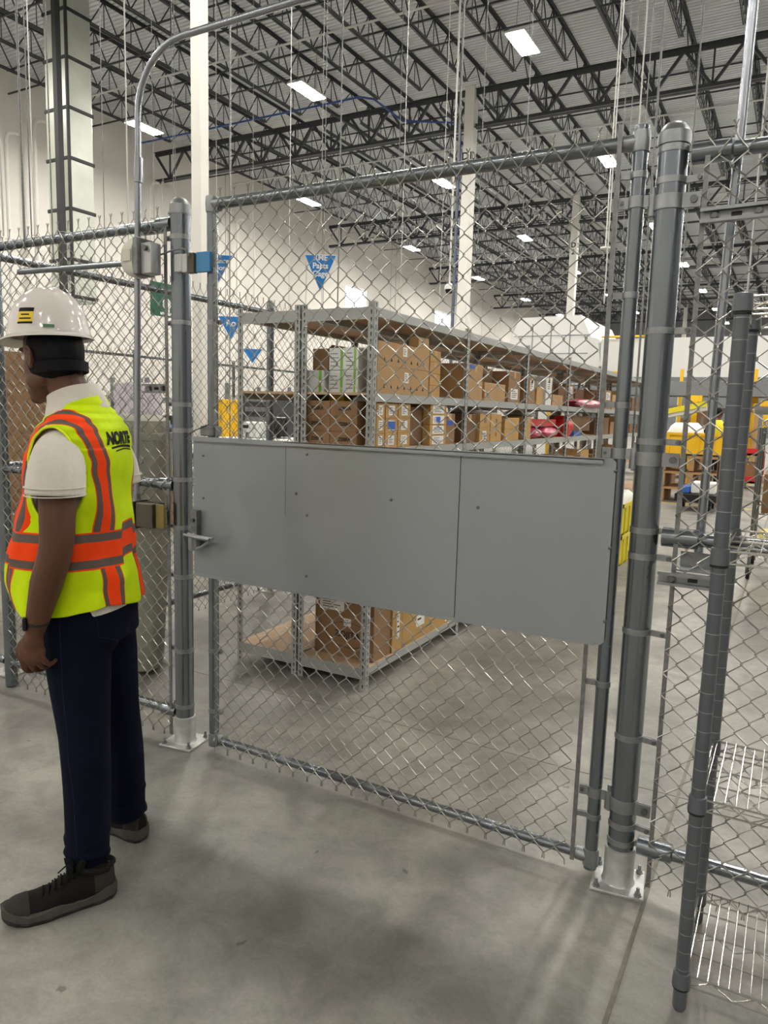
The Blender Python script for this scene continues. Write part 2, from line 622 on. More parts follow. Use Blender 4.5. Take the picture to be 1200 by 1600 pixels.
for bi in range(len(GY)):
    ya = GY[bi]
    Lb = (GY[bi + 1] if bi + 1 < len(GY) else Y1) - ya
    if bi == len(GY) - 1:
        Lb = 7.2
    for xi, xx in enumerate(XJ[1:17]):
        if joist is None or (bi == len(GY) - 1 and xi == 0):
            root = thing('roof_joist', 'dark open-web steel joist under the corrugated deck', 'joist', (xx, ya, 0), 'open-web joists under the roof deck', 'structure')
            b = MB()
            zt, zb = ZD, ZD - 0.76
            for s_ in (-0.022, 0.022):
                b.box(xx + s_ * 2.4 - 0.016, xx + s_ * 2.4 + 0.016, ya, ya + Lb, zt - 0.008, zt - 0.001)
                b.box(xx + s_ - 0.004, xx + s_ + 0.004, ya, ya + Lb, zt - 0.07, zt - 0.001)
                b.box(xx + s_ * 2.4 - 0.016, xx + s_ * 2.4 + 0.016, ya + 0.7, ya + Lb - 0.7, zb, zb + 0.008)
                b.box(xx + s_ - 0.004, xx + s_ + 0.004, ya + 0.7, ya + Lb - 0.7, zb, zb + 0.06)
            b.build('chord', 'joist', root)
            wb = MB()
            npan = max(2, round((Lb - 1.4) / 0.92))
            st = (Lb - 1.4) / npan
            wb.bar((xx, ya, zt - 0.05), (xx, ya + 0.7, zb + 0.03), 0.026, 0.026)
            wb.bar((xx, ya + Lb, zt - 0.05), (xx, ya + Lb - 0.7, zb + 0.03), 0.026, 0.026)
            for q in range(npan):
                y_a = ya + 0.7 + q * st
                wb.bar((xx, y_a, zb + 0.03), (xx, y_a + st / 2, zt - 0.035), 0.026, 0.026)
                wb.bar((xx, y_a + st / 2, zt - 0.035), (xx, y_a + st, zb + 0.03), 0.026, 0.026)
                wb.bar((xx, y_a + st / 2, zb + 0.03), (xx, y_a + st / 2, zt - 0.035), 0.018, 0.018)
            wb.build('web', 'joist', root)
            joist = root
        else:
            copy_tree(joist, loc=(xx, ya, 0))
# bridging angles across the joists, two levels
br = None
for bi in range(len(GY) - 1):
    for fr_ in (0.25, 0.5, 0.75):
        yy = GY[bi] + 12.2 * fr_
        for zz in (ZD - 0.09, ZD - 0.775):
            if br is None:
                br = MB().box(XL, 4.0, -0.02, 0.02, -0.005, 0).box(XL, 4.0, -0.02, -0.015, -0.0, 0.035).build('bridging_bar', 'joist')
                tag(br, 'thin dark bridging bar tying the roof joists together', 'bridging bar', 'bridging bars across the joists', 'structure')
                br.location = (0, yy, zz)
            else:
                c = br.copy()
                COL.objects.link(c)
                c.location = (0, yy, zz)

# ------------------------------------------------------------------ high-bay lights on their grid
lx = [-18.4, -12.3, -6.3, -0.3, 5.7, 11.7, 17.7]
ly = [-10.0, -1.0, 8.2, 17.3, 26.1, 35.4, 44.6, 53.8, 63.0, 72.0]
desc = {(-6.3, 17.3): 'biggest bright ceiling light, high above the gate near the top of the roof view',
        (-12.3, 17.3): 'bright ceiling light hanging just above the middle of the gate, near the tall duct side',
        (-18.4, 17.3): 'bright ceiling light close to the white wall, seen beside the bent conduit',
        (-18.4, 26.1): 'bright ceiling light just below the left end of the gate top rail',
        (-12.3, 26.1): 'bright ceiling light just left of the lettered white column below the gate top rail',
        (-6.3, 26.1): 'bright ceiling light between lettered column and right gate stile',
        (-18.4, 35.4): 'small ceiling light above the blue pennant side, third along the wall row',
        (-12.3, 35.4): 'small ceiling light left of the D 2 column',
        (-6.3, 35.4): 'small ceiling light showing between the gate stile and the thick right post',
        (-6.3, 44.6): 'small ceiling light right of the thick gate post',
        (-6.3, 53.8): 'small ceiling light just left of the rack post top'}
lamp0 = None
for yy in ly:
    for xx in lx:
        if yy == -1.0 and xx > -10:
            continue    # fixtures over the camera position left out to darken the foreground
        o1 = ['rearmost', 'overhead', 'first', 'second', 'third', 'fourth', 'fifth', 'sixth', 'seventh', 'eighth'][ly.index(yy)]
        o2 = ['first', 'second', 'third', 'fourth', 'fifth', 'sixth', 'seventh'][lx.index(xx)]
        lb = desc.get((xx, yy), 'white ceiling light in the %s row ahead, %s line out from the white wall' % (o1, o2))
        if lamp0 is None:
            lamp0 = thing('ceiling_light', lb, 'light', (xx, yy, 9.95), 'high-bay lights hanging in rows')
            b = MB().box(xx - 0.24, xx + 0.24, yy - 0.6, yy + 0.6, 10.0, 10.05, bev=0.01).box(xx - 0.1, xx + 0.1, yy - 0.25, yy + 0.25, 10.05, 10.11)
            b.build('housing', 'lamp_body', lamp0)
            MB().box(xx - 0.2, xx + 0.2, yy - 0.56, yy + 0.56, 9.985, 9.998).build('diffuser', 'lamp', lamp0)
            b = MB()
            for sy in (-0.45, 0.45):
                b.tube([(xx, yy + sy, 10.05), (xx, yy + sy * 0.9, 11.2)], 0.006, 5)
            b.build('cable', 'galv_dull', lamp0)
        else:
            copy_tree(lamp0, loc=(xx, yy, 9.95), label=lb)
# conduit feeding each row of lights
for ci_, yy in enumerate(ly[2:7]):
    o = MB().tube([(XL + 1, yy - 0.75, 10.9), (3, yy - 0.75, 10.9)], 0.03, 6).build('light_conduit', 'lamp_body')
    tag(o, 'thin pale conduit crossing the roof beside the %s row of lights' % ['nearest', 'second', 'third', 'fourth', 'fifth'][ci_], 'conduit', 'conduits feeding the light rows')
# sprinkler and air pipes under the roof
for xx, mm, lb in ((-13.9, 'joist', 'dark sprinkler pipe under the joists nearer the white wall'), (-4.9, 'joist', 'dark sprinkler pipe under the joists nearer the gate post')):
    tag(MB().tube([(xx, 10, 10.95), (xx, 70, 10.95)], 0.045, 8).build('sprinkler_pipe', mm), lb, 'pipe', 'roof pipes')
tag(MB().tube([(-21, 19.5, 10.6), (-12, 19.5, 10.6), (-11.7, 19.8, 10.6), (-11.7, 21.6, 10.6), (-9.9, 21.7, 10.3), (-9.75, 21.72, 10.0), (-9.75, 21.72, 1.0)], 0.03, 8).build('air_pipe', 'blue_pipe'),
    'blue air pipe crossing the roof and running down the lettered column', 'pipe')

# insulated duct riser and its black strut
pc = at(110, 300, 'y', 12.0)
sx = abs(pc.x - at(75, 300, 'y', 12.0).x)
xc = pc.x
d = 0.95
dl = at(148, 300, 'x', xc).y - 12.0
dr = thing('duct_riser', 'tall square foil-insulated duct with black bands beside the white wall', 'duct', (xc, 12.0, 3.3))
zt = 11.9
b = MB()
zb0 = at(110, 470, 'y', 12.0).z
dl = min(max(dl, 0.6), 1.3)
b.box(xc - sx, xc, 12.0, 12.0 + dl, zb0, zt, bev=0.03)
b.build('insulation', 'foil', dr)
for kz in range(7):
    z = at(110, [8, 85, 165, 245, 325, 405, 463][kz], 'y', 12.0).z
    z = min(z, zt - 0.1)
    MB().box(xc - sx - 0.02, xc + 0.02, 11.98, 12.0 + dl + 0.02, z - 0.04, z + 0.04, bev=0.01).build('band', 'foil_band', dr)
MB().box(xc - 0.03, xc + 0.02, 11.97, 12.03, zb0, zt).build('corner_tape', 'foil_band', dr)
xs_ = at(94, 300, 'y', 11.6)
for nm in range(1):
    MB().box(xs_.x - 0.065, xs_.x + 0.065, 11.55, 11.68, 0, zt).build('support_post', 'foil_band', dr, label='dark upright post in front of the duct')
# ------------------------------------------------------------------ chain link
YF = 2.42
XLP, XRP = -2.371, -0.395
HW = 0.036      # half a diamond


def chain(b, P0, ux, L, z0, z1, out, r=0.0023, n=4, barbs=True, detail=True, hw=HW, mi=0):
    """woven fabric: vertical zigzag wires, P0 start (x,y), ux direction, out = unit normal towards camera"""
    P0 = Vector((P0[0], P0[1], 0))
    ux = Vector((ux[0], ux[1], 0)).normalized()
    on = Vector((out[0], out[1], 0)).normalized()
    cols = int(L / hw)
    rows = int((z1 - z0) / hw)
    for i in range(cols):
        pts = []
        for k in range(rows + 1):
            side = (i + k) % 2
            sgn = 1 if side else -1
            xx = (i + side) * hw + sgn * r * (0.9 if detail else 0)
            z = z0 + k * hw
            base = P0 + ux * xx
            bow = 0.0
            if detail and 0 < k < rows:
                pts.append(base + on * (r * 1.15 * sgn) + Vector((0, 0, z - 0.0022)))
                pts.append(base - on * (r * 1.15 * sgn) + Vector((0, 0, z + 0.0022)))
            else:
                pts.append(base + Vector((0, 0, z)))
        if barbs:
            # twisted selvage: the two wires cross and stand up past each other
            side = (i + rows) % 2
            sgn = 1 if side else -1
            xx = (i + side) * hw
            b_ = P0 + ux * xx
            pts[-1] = b_ + Vector((0, 0, z1))
            pts.append(b_ + ux * (0.003 * sgn) + on * 0.002 * sgn + Vector((0, 0, z1 + 0.012)))
            pts.append(b_ - ux * (0.0015 * sgn) - on * 0.002 * sgn + Vector((0, 0, z1 + 0.02)))
            pts.append(b_ + ux * (0.007 * sgn) + Vector((0, 0, z1 + 0.034)))
            side = i % 2
            sgn = 1 if side else -1
            b_ = P0 + ux * ((i + side) * hw)
            pts.insert(0, b_ + ux * (0.004 * sgn) + Vector((0, 0, z0 - 0.02)))
        b.tube(pts, r, n, mi, caps=False, smooth=False)
    return b


def band(b, cx, cy, R, z, h=0.019, lug=None, t=0.0025, mi=0, bolt=True, bmi=1, ll=0.028):
    b.lathe([(R + 0.0005, z - h / 2), (R + t, z - h / 2), (R + t, z + h / 2), (R + 0.0005, z + h / 2)], (cx, cy, 0), 20, mi)
    if lug:
        lx_, ly_ = lug
        l = math.hypot(lx_, ly_)
        lx_, ly_ = lx_ / l, ly_ / l
        nx_, ny_ = -ly_, lx_
        q0 = Vector((cx + lx_ * (R * 0.7), cy + ly_ * (R * 0.7), z))
        q1 = Vector((cx + lx_ * (R + ll), cy + ly_ * (R + ll), z))
        for s_ in (-0.004, 0.004):
            off = Vector((nx_ * s_, ny_ * s_, 0))
            b.bar(q0 + off, q1 + off, 0.003, h, mi)
        if bolt:
            pz = q1 - Vector((lx_, ly_, 0)) * 0.01
            b.tube([pz - Vector((nx_, ny_, 0)) * 0.013, pz - Vector((nx_, ny_, 0)) * 0.005], 0.007, 8, bmi)
            b.tube([pz + Vector((nx_, ny_, 0)) * 0.005, pz + Vector((nx_, ny_, 0)) * 0.014], 0.006, 6, bmi)


def strap_hinge(b, cx, cy, R, z, right, h=0.042):
    """wide strap clamp with side ear"""
    b.lathe([(R + 0.0005, z - h / 2), (R + 0.004, z - h / 2), (R + 0.004, z + h / 2), (R + 0.0005, z + h / 2)], (cx, cy, 0), 24, 0)
    s_ = 1 if right else -1
    for yo in (-0.012, 0.012):
        b.box(min(cx + s_ * R * 0.75, cx + s_ * (R + 0.045)), max(cx + s_ * R * 0.75, cx + s_ * (R + 0.045)), cy - 0.022 + yo * 0.0 + (0.004 if yo > 0 else -0.004),
              cy - 0.019 + (0.004 if yo > 0 else -0.004), z - h / 2, z + h / 2)
    b.tube([(cx + s_ * (R + 0.028), cy - 0.036, z), (cx + s_ * (R + 0.028), cy - 0.012, z)], 0.011, 10, 1)


def post(parent, x, y, R, H, base=True, cap=True):
    b = MB()
    b.lathe([(R, 0.008), (R, H)], (x, y, 0), 28)
    b.build('post', 'galv', parent)
    if cap:
        c = MB()
        c.lathe([(R + 0.004, H - 0.035), (R + 0.004, H), (R + 0.0005, H + 0.002), (R * 0.9, H + 0.014), (R * 0.65, H + 0.026),
                 (R * 0.3, H + 0.032), (0.001, H + 0.033)], (x, y, 0), 28)
        c.build('post_cap', 'galv_light', parent)
    if base:
        c = MB()
        rt = Matrix.Rotation(math.radians(8), 3, 'Z')
        c.box(x - 0.085, x + 0.085, y - 0.085, y + 0.085, 0.0, 0.01, rot=rt, bev=0.002)
        c.lathe([(R + 0.012, 0.01), (R + 0.007, 0.018), (R + 0.006, 0.13), (R + 0.001, 0.133)], (x, y, 0), 28)
        for sx_ in (-1, 1):
            for sy_ in (-1, 1):
                v = rt @ Vector((sx_ * 0.066, sy_ * 0.066, 0))
                c.lathe([(0.013, 0.01), (0.013, 0.013), (0.0095, 0.013), (0.0095, 0.022), (0.0055, 0.022), (0.0055, 0.038), (0.0005, 0.038)], (x + v.x, y + v.y, 0), 6, 1, smooth=False)
        c.build('base_plate', ['plate', 'galv_light'], parent)


zf = lambda px, py: at(px, py, 'y', YF).z

# ---- left fence panel with the left gate post
fl = thing('chain_link_fence', 'chain-link fence panel behind the standing person, ending at the capped left gate post', 'fence', (XLP, YF, 0))
post(fl, XLP, YF, 0.042, 2.40)
def one_band(parent, name, *a, **k):
    m_ = MB()
    band(m_, *a, **k)
    return m_.build(name, ['galv_light', 'bolt'], parent)


for py in (372, 505, 632, 672, 822, 898, 1012):
    one_band(fl, 'brace_band', XLP, YF, 0.042, zf(280, py), lug=(-1, -0.15))
for py in (333, 748, 1098):
    one_band(fl, 'brace_band', XLP, YF, 0.042, zf(280, py), lug=(-1, 0.0), ll=0.02)
XC = -3.66
for z in (2.33, 1.205, 0.14):
    MB().tube([(XLP - 0.045, YF, z), (XLP - 0.13, YF, z), (XLP - 0.135, YF, z), (XC, YF, z)], [0.029, 0.029, 0.0215, 0.0215], 14).build('rail', 'galv', fl)
post(fl, XC, YF, 0.032, 2.38, base=False)
MB().box(XLP - 0.075, XLP - 0.07 + 0.012, YF - 0.024, YF - 0.02, 0.03, 2.33).build('tension_bar', 'galv_dull', fl)
b = MB()
chain(b, (XC + 0.03, YF - 0.026), (1, 0), XLP - 0.07 - XC - 0.03, 0.045, 2.365, (0, -1))
b.build('wire_mesh', 'wire', fl)
b = MB()
for i in range(6):
    for z in (2.33, 1.205, 0.14):
        x = XC + 0.15 + i * 0.2
        b.tube([(x, YF - 0.034, z + 0.024), (x + 0.004, YF, z + 0.028), (x + 0.006, YF + 0.028, z), (x + 0.004, YF, z - 0.028), (x, YF - 0.034, z - 0.022)], 0.0018, 4)
b.build('tie_wire', 'galv_light', fl)

# further panel to the left of the corner
fl2 = thing('chain_link_fence', 'chain-link fence piece continuing at the left edge beyond the corner post', 'fence', (XC - 0.05, YF, 0))
for z in (2.33, 1.205, 0.14):
    MB().tube([(XC - 0.04, YF, z), (XC - 2.2, YF, z)], 0.0215, 10).build('rail', 'galv', fl2)
b = MB()
chain(b, (XC - 2.2, YF - 0.026), (1, 0), 2.15, 0.045, 2.365, (0, -1), detail=False)
b.build('wire_mesh', 'wire', fl2)
post(fl2, XC - 2.25, YF, 0.032, 2.38)

# blue plate bracket and thin steel bar between corner post and sensor
sb = thing('steel_bar', 'thin blue-grey steel bar running from the corner bracket to the beige sensor', 'bar', (XC + 0.1, YF - 0.08, 2.2))
zbar = at(30, 425, 'y', YF - 0.07)
zb2 = at(200, 411, 'y', YF - 0.07)
MB().tube([zbar, zb2], 0.0135, 12).build('bar', 'galv', sb)
b = MB().box(XC - 0.06, XC + 0.02, YF - 0.09, YF - 0.045, zbar.z - 0.06, zbar.z + 0.07)
b.build('bracket', 'blue_plate', sb, label='blue galvanised bracket plate')
MB().box(XC + 0.02, XC + 0.08, YF - 0.085, YF - 0.03, zbar.z - 0.05, zbar.z + 0.03, bev=0.004).build('clamp', 'galv_dull', sb)

# ---- right fence with the thick right gate post
fr_ = thing('chain_link_fence', 'chain-link fence on the right with the thick capped gate post and shiny base plate', 'fence', (XRP, YF, 0))
post(fr_, XRP, YF, 0.043, 2.395)
pr = lambda py: zf(1062 - (py - 200) * 0.0762, py)
for py in (284, 518, 690, 868, 985, 1150, 1286):
    one_band(fr_, 'brace_band', XRP, YF, 0.043, pr(py), lug=(1, -0.15), ll=0.05)
for py in (235, 828, 1312):
    one_band(fr_, 'brace_band', XRP, YF, 0.043, pr(py), lug=(1, 0.0), ll=0.03)
HZ = [pr(318), pr(717), pr(1255)]
for z in HZ:
    bb = MB()
    strap_hinge(bb, XRP, YF, 0.043, z, True)
    bb.lathe([(0.012, z - 0.034), (0.015, z - 0.034), (0.015, z + 0.03), (0.012, z + 0.03)], (XRP - 0.047, YF - 0.004, 0), 14)
    bb.tube([(XRP - 0.047, YF - 0.004, z - 0.04), (XRP - 0.047, YF - 0.004, z + 0.05)], 0.008, 10)
    bb.build('hinge_strap', ['galv_light', 'bolt'], fr_)
XRE = 1.55
for z in (2.33, 1.195, 0.155):
    MB().tube([(XRP + 0.055, YF, z), (XRP + 0.16, YF, z), (XRP + 0.165, YF, z), (XRE, YF, z)], [0.031, 0.031, 0.0215, 0.0215], 14).build('rail', 'galv', fr_)
post(fr_, XRE, YF, 0.032, 2.38)
MB().box(XRP + 0.092, XRP + 0.106, YF - 0.026, YF - 0.021, 0.03, 2.33).build('tension_bar', 'galv_dull', fr_)
b = MB()
chain(b, (XRP + 0.095, YF - 0.03), (1, 0), XRE - XRP - 0.1, 0.045, 2.365, (0, -1), r=0.0024)
b.build('wire_mesh', 'wire', fr_)

# ---- the gate
gt = thing('gate', 'chain-link gate with grey sheet panel across the middle, hung on the thick right post', 'gate', (-1.35, YF, 0))
GL, GR = -2.192, -0.49
gR = 0.0225
ZT, ZBt = 2.385, 0.062
b = MB().tube([(GL, YF, 0.035), (GL, YF, ZT + 0.02)], gR, 16)
b.build('stile', 'galv', gt)
b = MB().tube([(GR, YF, 0.02), (GR, YF, ZT + 0.045)], gR, 16)
b.build('stile', 'galv', gt)
b = MB().tube([(GL + 0.02, YF, ZT), (GR - 0.02, YF, ZT)], 0.0225, 16)
b.build('top_rail', 'galv', gt)
b = MB().tube([(GL + 0.02, YF, ZBt), (GR - 0.02, YF, ZBt)], 0.018, 16)
b.build('bottom_rail', 'galv', gt)
for x_, s_ in ((GL, 1), (GR, -1)):
    for z in (ZT, ZBt):
        b = MB()
        b.lathe([(gR + 0.004, z - 0.03), (gR + 0.006, z), (gR + 0.004, z + 0.03)], (x_, YF, 0), 14)
        b.tube([(x_, YF, z), (x_ + s_ * 0.05, YF, z)], [0.026, 0.0235], 14)
        b.build('corner_weld', 'galv_light', gt)
b = MB().box(GR - 0.064, GR - 0.05, YF - 0.03, YF - 0.025, 0.045, ZT + 0.05)
b.build('tension_bar', 'galv_dull', gt)
MB().box(GL + 0.03, GL + 0.042, YF - 0.03, YF - 0.025, 0.045, ZT - 0.03).build('tension_bar', 'galv_dull', gt)
b = MB()
chain(b, (GL + 0.034, YF - 0.032), (1, 0), GR - 0.05 - GL - 0.034, 0.04, 2.40, (0, -1), r=0.0023)
b.build('wire_mesh', 'wire', gt)
gs = lambda py: zf(1000 - (py - 212) * 0.0635, py)
for py in (275, 462, 633, 1068, 1275):
    one_band(gt, 'brace_band', GR, YF, gR, gs(py), lug=(-1, -0.15), ll=0.045)
for py in (330, 505, 1012, 1105):
    one_band(gt, 'brace_band', GL, YF, gR, zf(322, py), lug=(1, -0.15), ll=0.03)
for z in HZ:
    bb = MB()
    z2 = z + 0.012
    band(bb, GR, YF, gR, z2, h=0.034, lug=(-1, -0.15), ll=0.03, t=0.0035)
    bb.box(GR + gR - 0.003, XRP - 0.05, YF - 0.013, YF - 0.009, z2 - 0.017, z2 + 0.017)
    bb.build('gate_hinge', ['galv_light', 'bolt'], gt)
# sheet metal panel in three sheets, lips and screws
PX0, PX1 = -2.262, -0.487
PZ0, PZ1 = 0.825, 1.432
yp = YF - 0.045
root_xz = []
s1, s2 = -1.77, -1.015
for (a, c, zt_) in ((PX0, s1, PZ1 - 0.002), (s1 + 0.0012, s2, PZ1 - 0.002), (s2 + 0.002, PX1, PZ1)):
    q = MB()
    cut = 0.012
    if c == PX1:
        q.prism([(a, PZ0), (c - cut, PZ0), (c, PZ0 + cut), (c, zt_ - cut), (c - cut, zt_), (a, zt_)], yp - 0.0015, yp)
    else:
        q.box(a, c, yp - 0.0015, yp, PZ0, zt_)
    q.build('sheet_panel', 'sheet', gt)
q = MB()
q.box(PX0 + 0.004, -0.525, yp - 0.016, yp - 0.0017, PZ1 - 0.006, PZ1 - 0.003).box(PX0 + 0.004, -0.525, yp - 0.016, yp - 0.0145, PZ1 - 0.018, PZ1 - 0.003)
q.box(PX0 + 0.004, s1 - 0.001, yp - 0.0165, yp - 0.015, PZ1 - 0.02, PZ1 - 0.001)
q.build('panel_lip', 'sheet', gt)
q = MB().box(PX0 + 0.002, PX1 - 0.03, yp - 0.006, yp - 0.0017, PZ0 - 0.004, PZ0 + 0.008)
q.build('panel_lip', 'sheet', gt)
q = MB().box(s2 - 0.0015, s2 + 0.0015, yp - 0.0022, yp - 0.0016, PZ0, PZ1 - 0.02).box(s1 - 0.001, s1 + 0.0005, yp - 0.0019, yp - 0.0016, PZ1 - 0.3, PZ1 - 0.02)
q.build('seam', 'dark_line', gt)
q = MB()
for (px, py) in ((463, 771), (611, 781), (747, 793), (962, 736), (953, 856), (945, 971), (480, 805), (479, 900), (480, 710), (318, 712), (318, 778)):
    P = at(px, py, 'y', yp)
    q.lathe([(0.0062, 0), (0.0055, -0.0025), (0.002, -0.0042), (0.0004, -0.0044)], (P.x, yp - 0.0016, P.z), 12, axis='y')
q.build('screw', 'bolt', gt)
# fork latch on the left stile
lt = MB()
Pz = at(318, 840, 'y', yp)
lz = Pz.z
lt.box(GL - 0.075, GL - 0.03, yp - 0.02, yp - 0.002, lz + 0.02, lz + 0.12)
lt.box(GL - 0.036, GL - 0.028, yp - 0.03, yp - 0.002, lz + 0.0, lz + 0.12)
lt.tube([(GL - 0.056, yp - 0.03, lz + 0.075), (GL - 0.056, yp - 0.018, lz + 0.075)], 0.009, 10, 1)
lt.build('latch_plate', ['galv_dull', 'bolt'], gt)
lt = MB()
lt.lathe([(0.024, lz - 0.05), (0.027, lz - 0.05), (0.027, lz + 0.01), (0.024, lz + 0.01)], (GL - 0.04, yp - 0.03, 0), 16)
for k in (-1, 1):
    pts = []
    for i in range(9):
        t = i / 8
        pts.append((GL - 0.085 + t * 0.17, yp - 0.035 - 0.03 * math.sin(t * PI * 0.5) - 0.012 * k, lz + 0.012 - 0.0 * t))
    lt.tube(pts, 0.006, 8)
pts = [(GL + 0.085 - t * 0.13, yp - 0.065 + t * 0.03, lz + 0.01 - 0.055 * math.sin(t * PI * 0.5)) for t in [i / 8 for i in range(9)]]
lt.tube(pts, 0.007, 8)
lt.build('latch_fork', 'galv_light', gt)
# small cap box between latch bolt and top of the panel
MB().box(GL - 0.03, GL + 0.035, YF - 0.05, YF + 0.02, PZ1 + 0.003, PZ1 + 0.045, bev=0.004).build('strike_box', 'galv_dull', gt)
tag(MB().tube([at(288, 683, 'y', YF - 0.06), at(306, 672, 'y', YF - 0.055), at(326, 663, 'y', YF - 0.05)], 0.0022, 6).build('cable_tie', 'black'),
    'black cable tie sticking out between the left post and gate stile', 'cable tie')

# door contact pair near the top of the left post
dc = thing('door_contact', 'aluminium contact switch pair bridging the left post and gate stile', 'door contact', (XLP + 0.07, YF - 0.05, 2.2))
za, zb_ = zf(300, 428), zf(300, 400)
MB().box(XLP + 0.018, XLP + 0.06, YF - 0.058, YF - 0.046, za, zb_, bev=0.002).build('mount_plate', 'silver', dc)
MB().box(XLP + 0.06, XLP + 0.088, YF - 0.056, YF - 0.03, za - 0.004, zb_ - 0.002, bev=0.002).build('switch', 'silver', dc)
MB().box(XLP + 0.09, XLP + 0.125, YF - 0.054, YF - 0.03, za - 0.008, zb_, bev=0.002).build('magnet', 'lockbox', dc)
MB().box(XLP + 0.128, XLP + 0.205, YF - 0.045, YF - 0.03, za - 0.006, zb_ + 0.002, bev=0.002).build('plate', 'blue_plate', dc, label='blue mounting plate')
MB().tube([at(248, 399, 'y', YF - 0.06), at(270, 391, 'y', YF - 0.07), at(285, 388, 'y', YF - 0.07), at(292, 391, 'y', YF - 0.066), at(295, 400, 'y', YF - 0.06)], 0.004, 8).build('cable', 'galv_dull', dc)

# ---- bent conduit arch over the gate
ca = thing('conduit_arch', 'shiny bent steel conduit rising left of the gate and arching over the top', 'conduit', (-2.56, YF, 1.1))
xl = -2.555
yc = YF - 0.055
pts = [(xl - 0.045, yc, 1.115), (xl - 0.02, yc, 2.0), (xl, yc, 2.72)]
top = 3.03
for i in range(9):
    t = i / 8 * PI / 2
    pts.append((xl + 0.26 * (1 - math.cos(t)), yc, top - 0.26 + 0.26 * math.sin(t)))
P0_ = at(1178, 0, 'y', YF + 0.06)
pts += [(-1.2, yc, top + 0.005), (P0_.x - 0.28, yc, top + 0.01)]
for i in range(9):
    t = i / 8 * PI / 2
    pts.append((P0_.x - 0.26 + 0.27 * math.sin(t), yc + (YF + 0.06 - yc) * i / 8, top + 0.01 - 0.2 * (1 - math.cos(t))))
pts += [P0_]
P1 = at(1160, 180, 'y', YF + 0.06)
P2 = at(1128, 480, 'y', YF + 0.06)
P3 = at(1091, 868, 'y', YF + 0.06)
pts += [P1, P2, P3]
MB().tube(pts, 0.0138, 14).build('tube', 'conduit', ca)
b = MB().tube([(xl - 0.001, yc, 2.6), (xl - 0.004, yc, 2.5)], 0.019, 12)
b.build('coupling', 'conduit', ca)


def strut(cx, cy, cz, ln, parent, ang=0.0):
    """slotted C channel lying along x, open side towards the viewer"""
    h, d, t = 0.041, 0.022, 0.0026
    q = MB()
    R_ = Matrix.Rotation(ang, 3, 'Y')
    def bx(x0, x1, y0, y1, z0, z1, mi=0):
        c = R_ @ Vector(((x0 + x1) / 2, 0, (z0 + z1) / 2))
        q.box(cx + c.x - (x1 - x0) / 2, cx + c.x + (x1 - x0) / 2, cy + y0, cy + y1, cz + c.z - (z1 - z0) / 2, cz + c.z + (z1 - z0) / 2, mi, rot=R_)
    bx(-ln / 2, ln / 2, -t, 0, -h / 2, h / 2)
    bx(-ln / 2, ln / 2, -d, 0, h / 2 - t, h / 2)
    bx(-ln / 2, ln / 2, -d, 0, -h / 2, -h / 2 + t)
    bx(-ln / 2, ln / 2, -d, -d + t, h / 2 - 0.009, h / 2)
    bx(-ln / 2, ln / 2, -d, -d + t, -h / 2, -h / 2 + 0.009)
    for sx_ in (-0.3, 0.0, 0.3):
        if sx_ == 0.0:
            bx(-0.014, 0.014, -t - 0.001, -t, -0.006, 0.006, 2)
        else:
            c = R_ @ Vector((sx_ * ln, 0, 0))
            q.lathe([(0.013, -0.0), (0.013, -0.005), (0.0085, -0.006), (0.0085, -0.013), (0.0005, -0.013)], (cx + c.x, cy - t, cz + c.z), 10, 1, axis='y', smooth=False)
    return q.build('strut_channel', ['galv_light', 'bolt', 'slot'], parent)


Q = at(1151, 333, 'y', YF - 0.04)
strut(Q.x, YF - 0.035, Q.z, 0.19, ca, math.radians(-1))
Q = at(1082, 908, 'y', YF - 0.04)
strut(Q.x, YF - 0.035, Q.z, 0.2, ca)
MB().box(Q.x - 0.05, Q.x + 0.09, YF - 0.03, YF + 0.075, Q.z + 0.024, Q.z + 0.029).box(Q.x - 0.05, Q.x + 0.09, YF + 0.045, YF + 0.05, Q.z + 0.024, Q.z + 0.075).build('foot_bracket', 'galv_light', ca)
Q = at(240, 607, 'y', YF + 0.03)
strut(Q.x, YF + 0.05, Q.z, 0.15, ca)
Q = at(232, 358, 'y', YF + 0.03)
strut(Q.x + 0.01, YF + 0.05, Q.z, 0.15, ca)

# rounded beige sensor on the conduit leg
sn = thing('sensor', 'rounded beige sensor hood clamped to the conduit beside the left post', 'sensor', (-2.65, yc - 0.03, 2.2))
c0 = at(212, 404, 'y', yc - 0.04)
rings = []
for i in range(9):
    t = i / 8
    r_ = 0.062 * math.sqrt(max(0.0, 1 - (1 - t) ** 2.2)) + 0.006
    ring = []
    for k in range(20):
        th = 2 * PI * k / 20
        c_, s_ = math.cos(th), math.sin(th)
        e = 0.7
        ring.append((c0.x - 0.07 + t * 0.105, c0.y + r_ * 0.8 * math.copysign(abs(c_) ** e, c_), c0.z + r_ * 1.25 * math.copysign(abs(s_) ** e, s_)))
    rings.append(ring)
MB().loft(rings).build('hood', 'beige_plastic', sn)
MB().box(c0.x - 0.02, c0.x + 0.03, c0.y - 0.058, c0.y - 0.045, c0.z - 0.02, c0.z + 0.028, bev=0.008).build('visor', 'beige_plastic', sn)
MB().box(c0.x + 0.035, c0.x + 0.062, c0.y - 0.05, c0.y + 0.045, c0.z - 0.075, c0.z + 0.075, bev=0.003).build('back_plate', 'galv_dull', sn)
MB().box(c0.x + 0.062, c0.x + 0.12, c0.y - 0.03, c0.y + 0.03, c0.z - 0.072, c0.z + 0.055, bev=0.003).build('junction_box', 'silver', sn)
MB().tube([(c0.x + 0.095, c0.y - 0.045, c0.z + 0.03), (c0.x + 0.095, c0.y - 0.02, c0.z + 0.03)], 0.012, 10).build('cable_gland', 'bolt', sn)

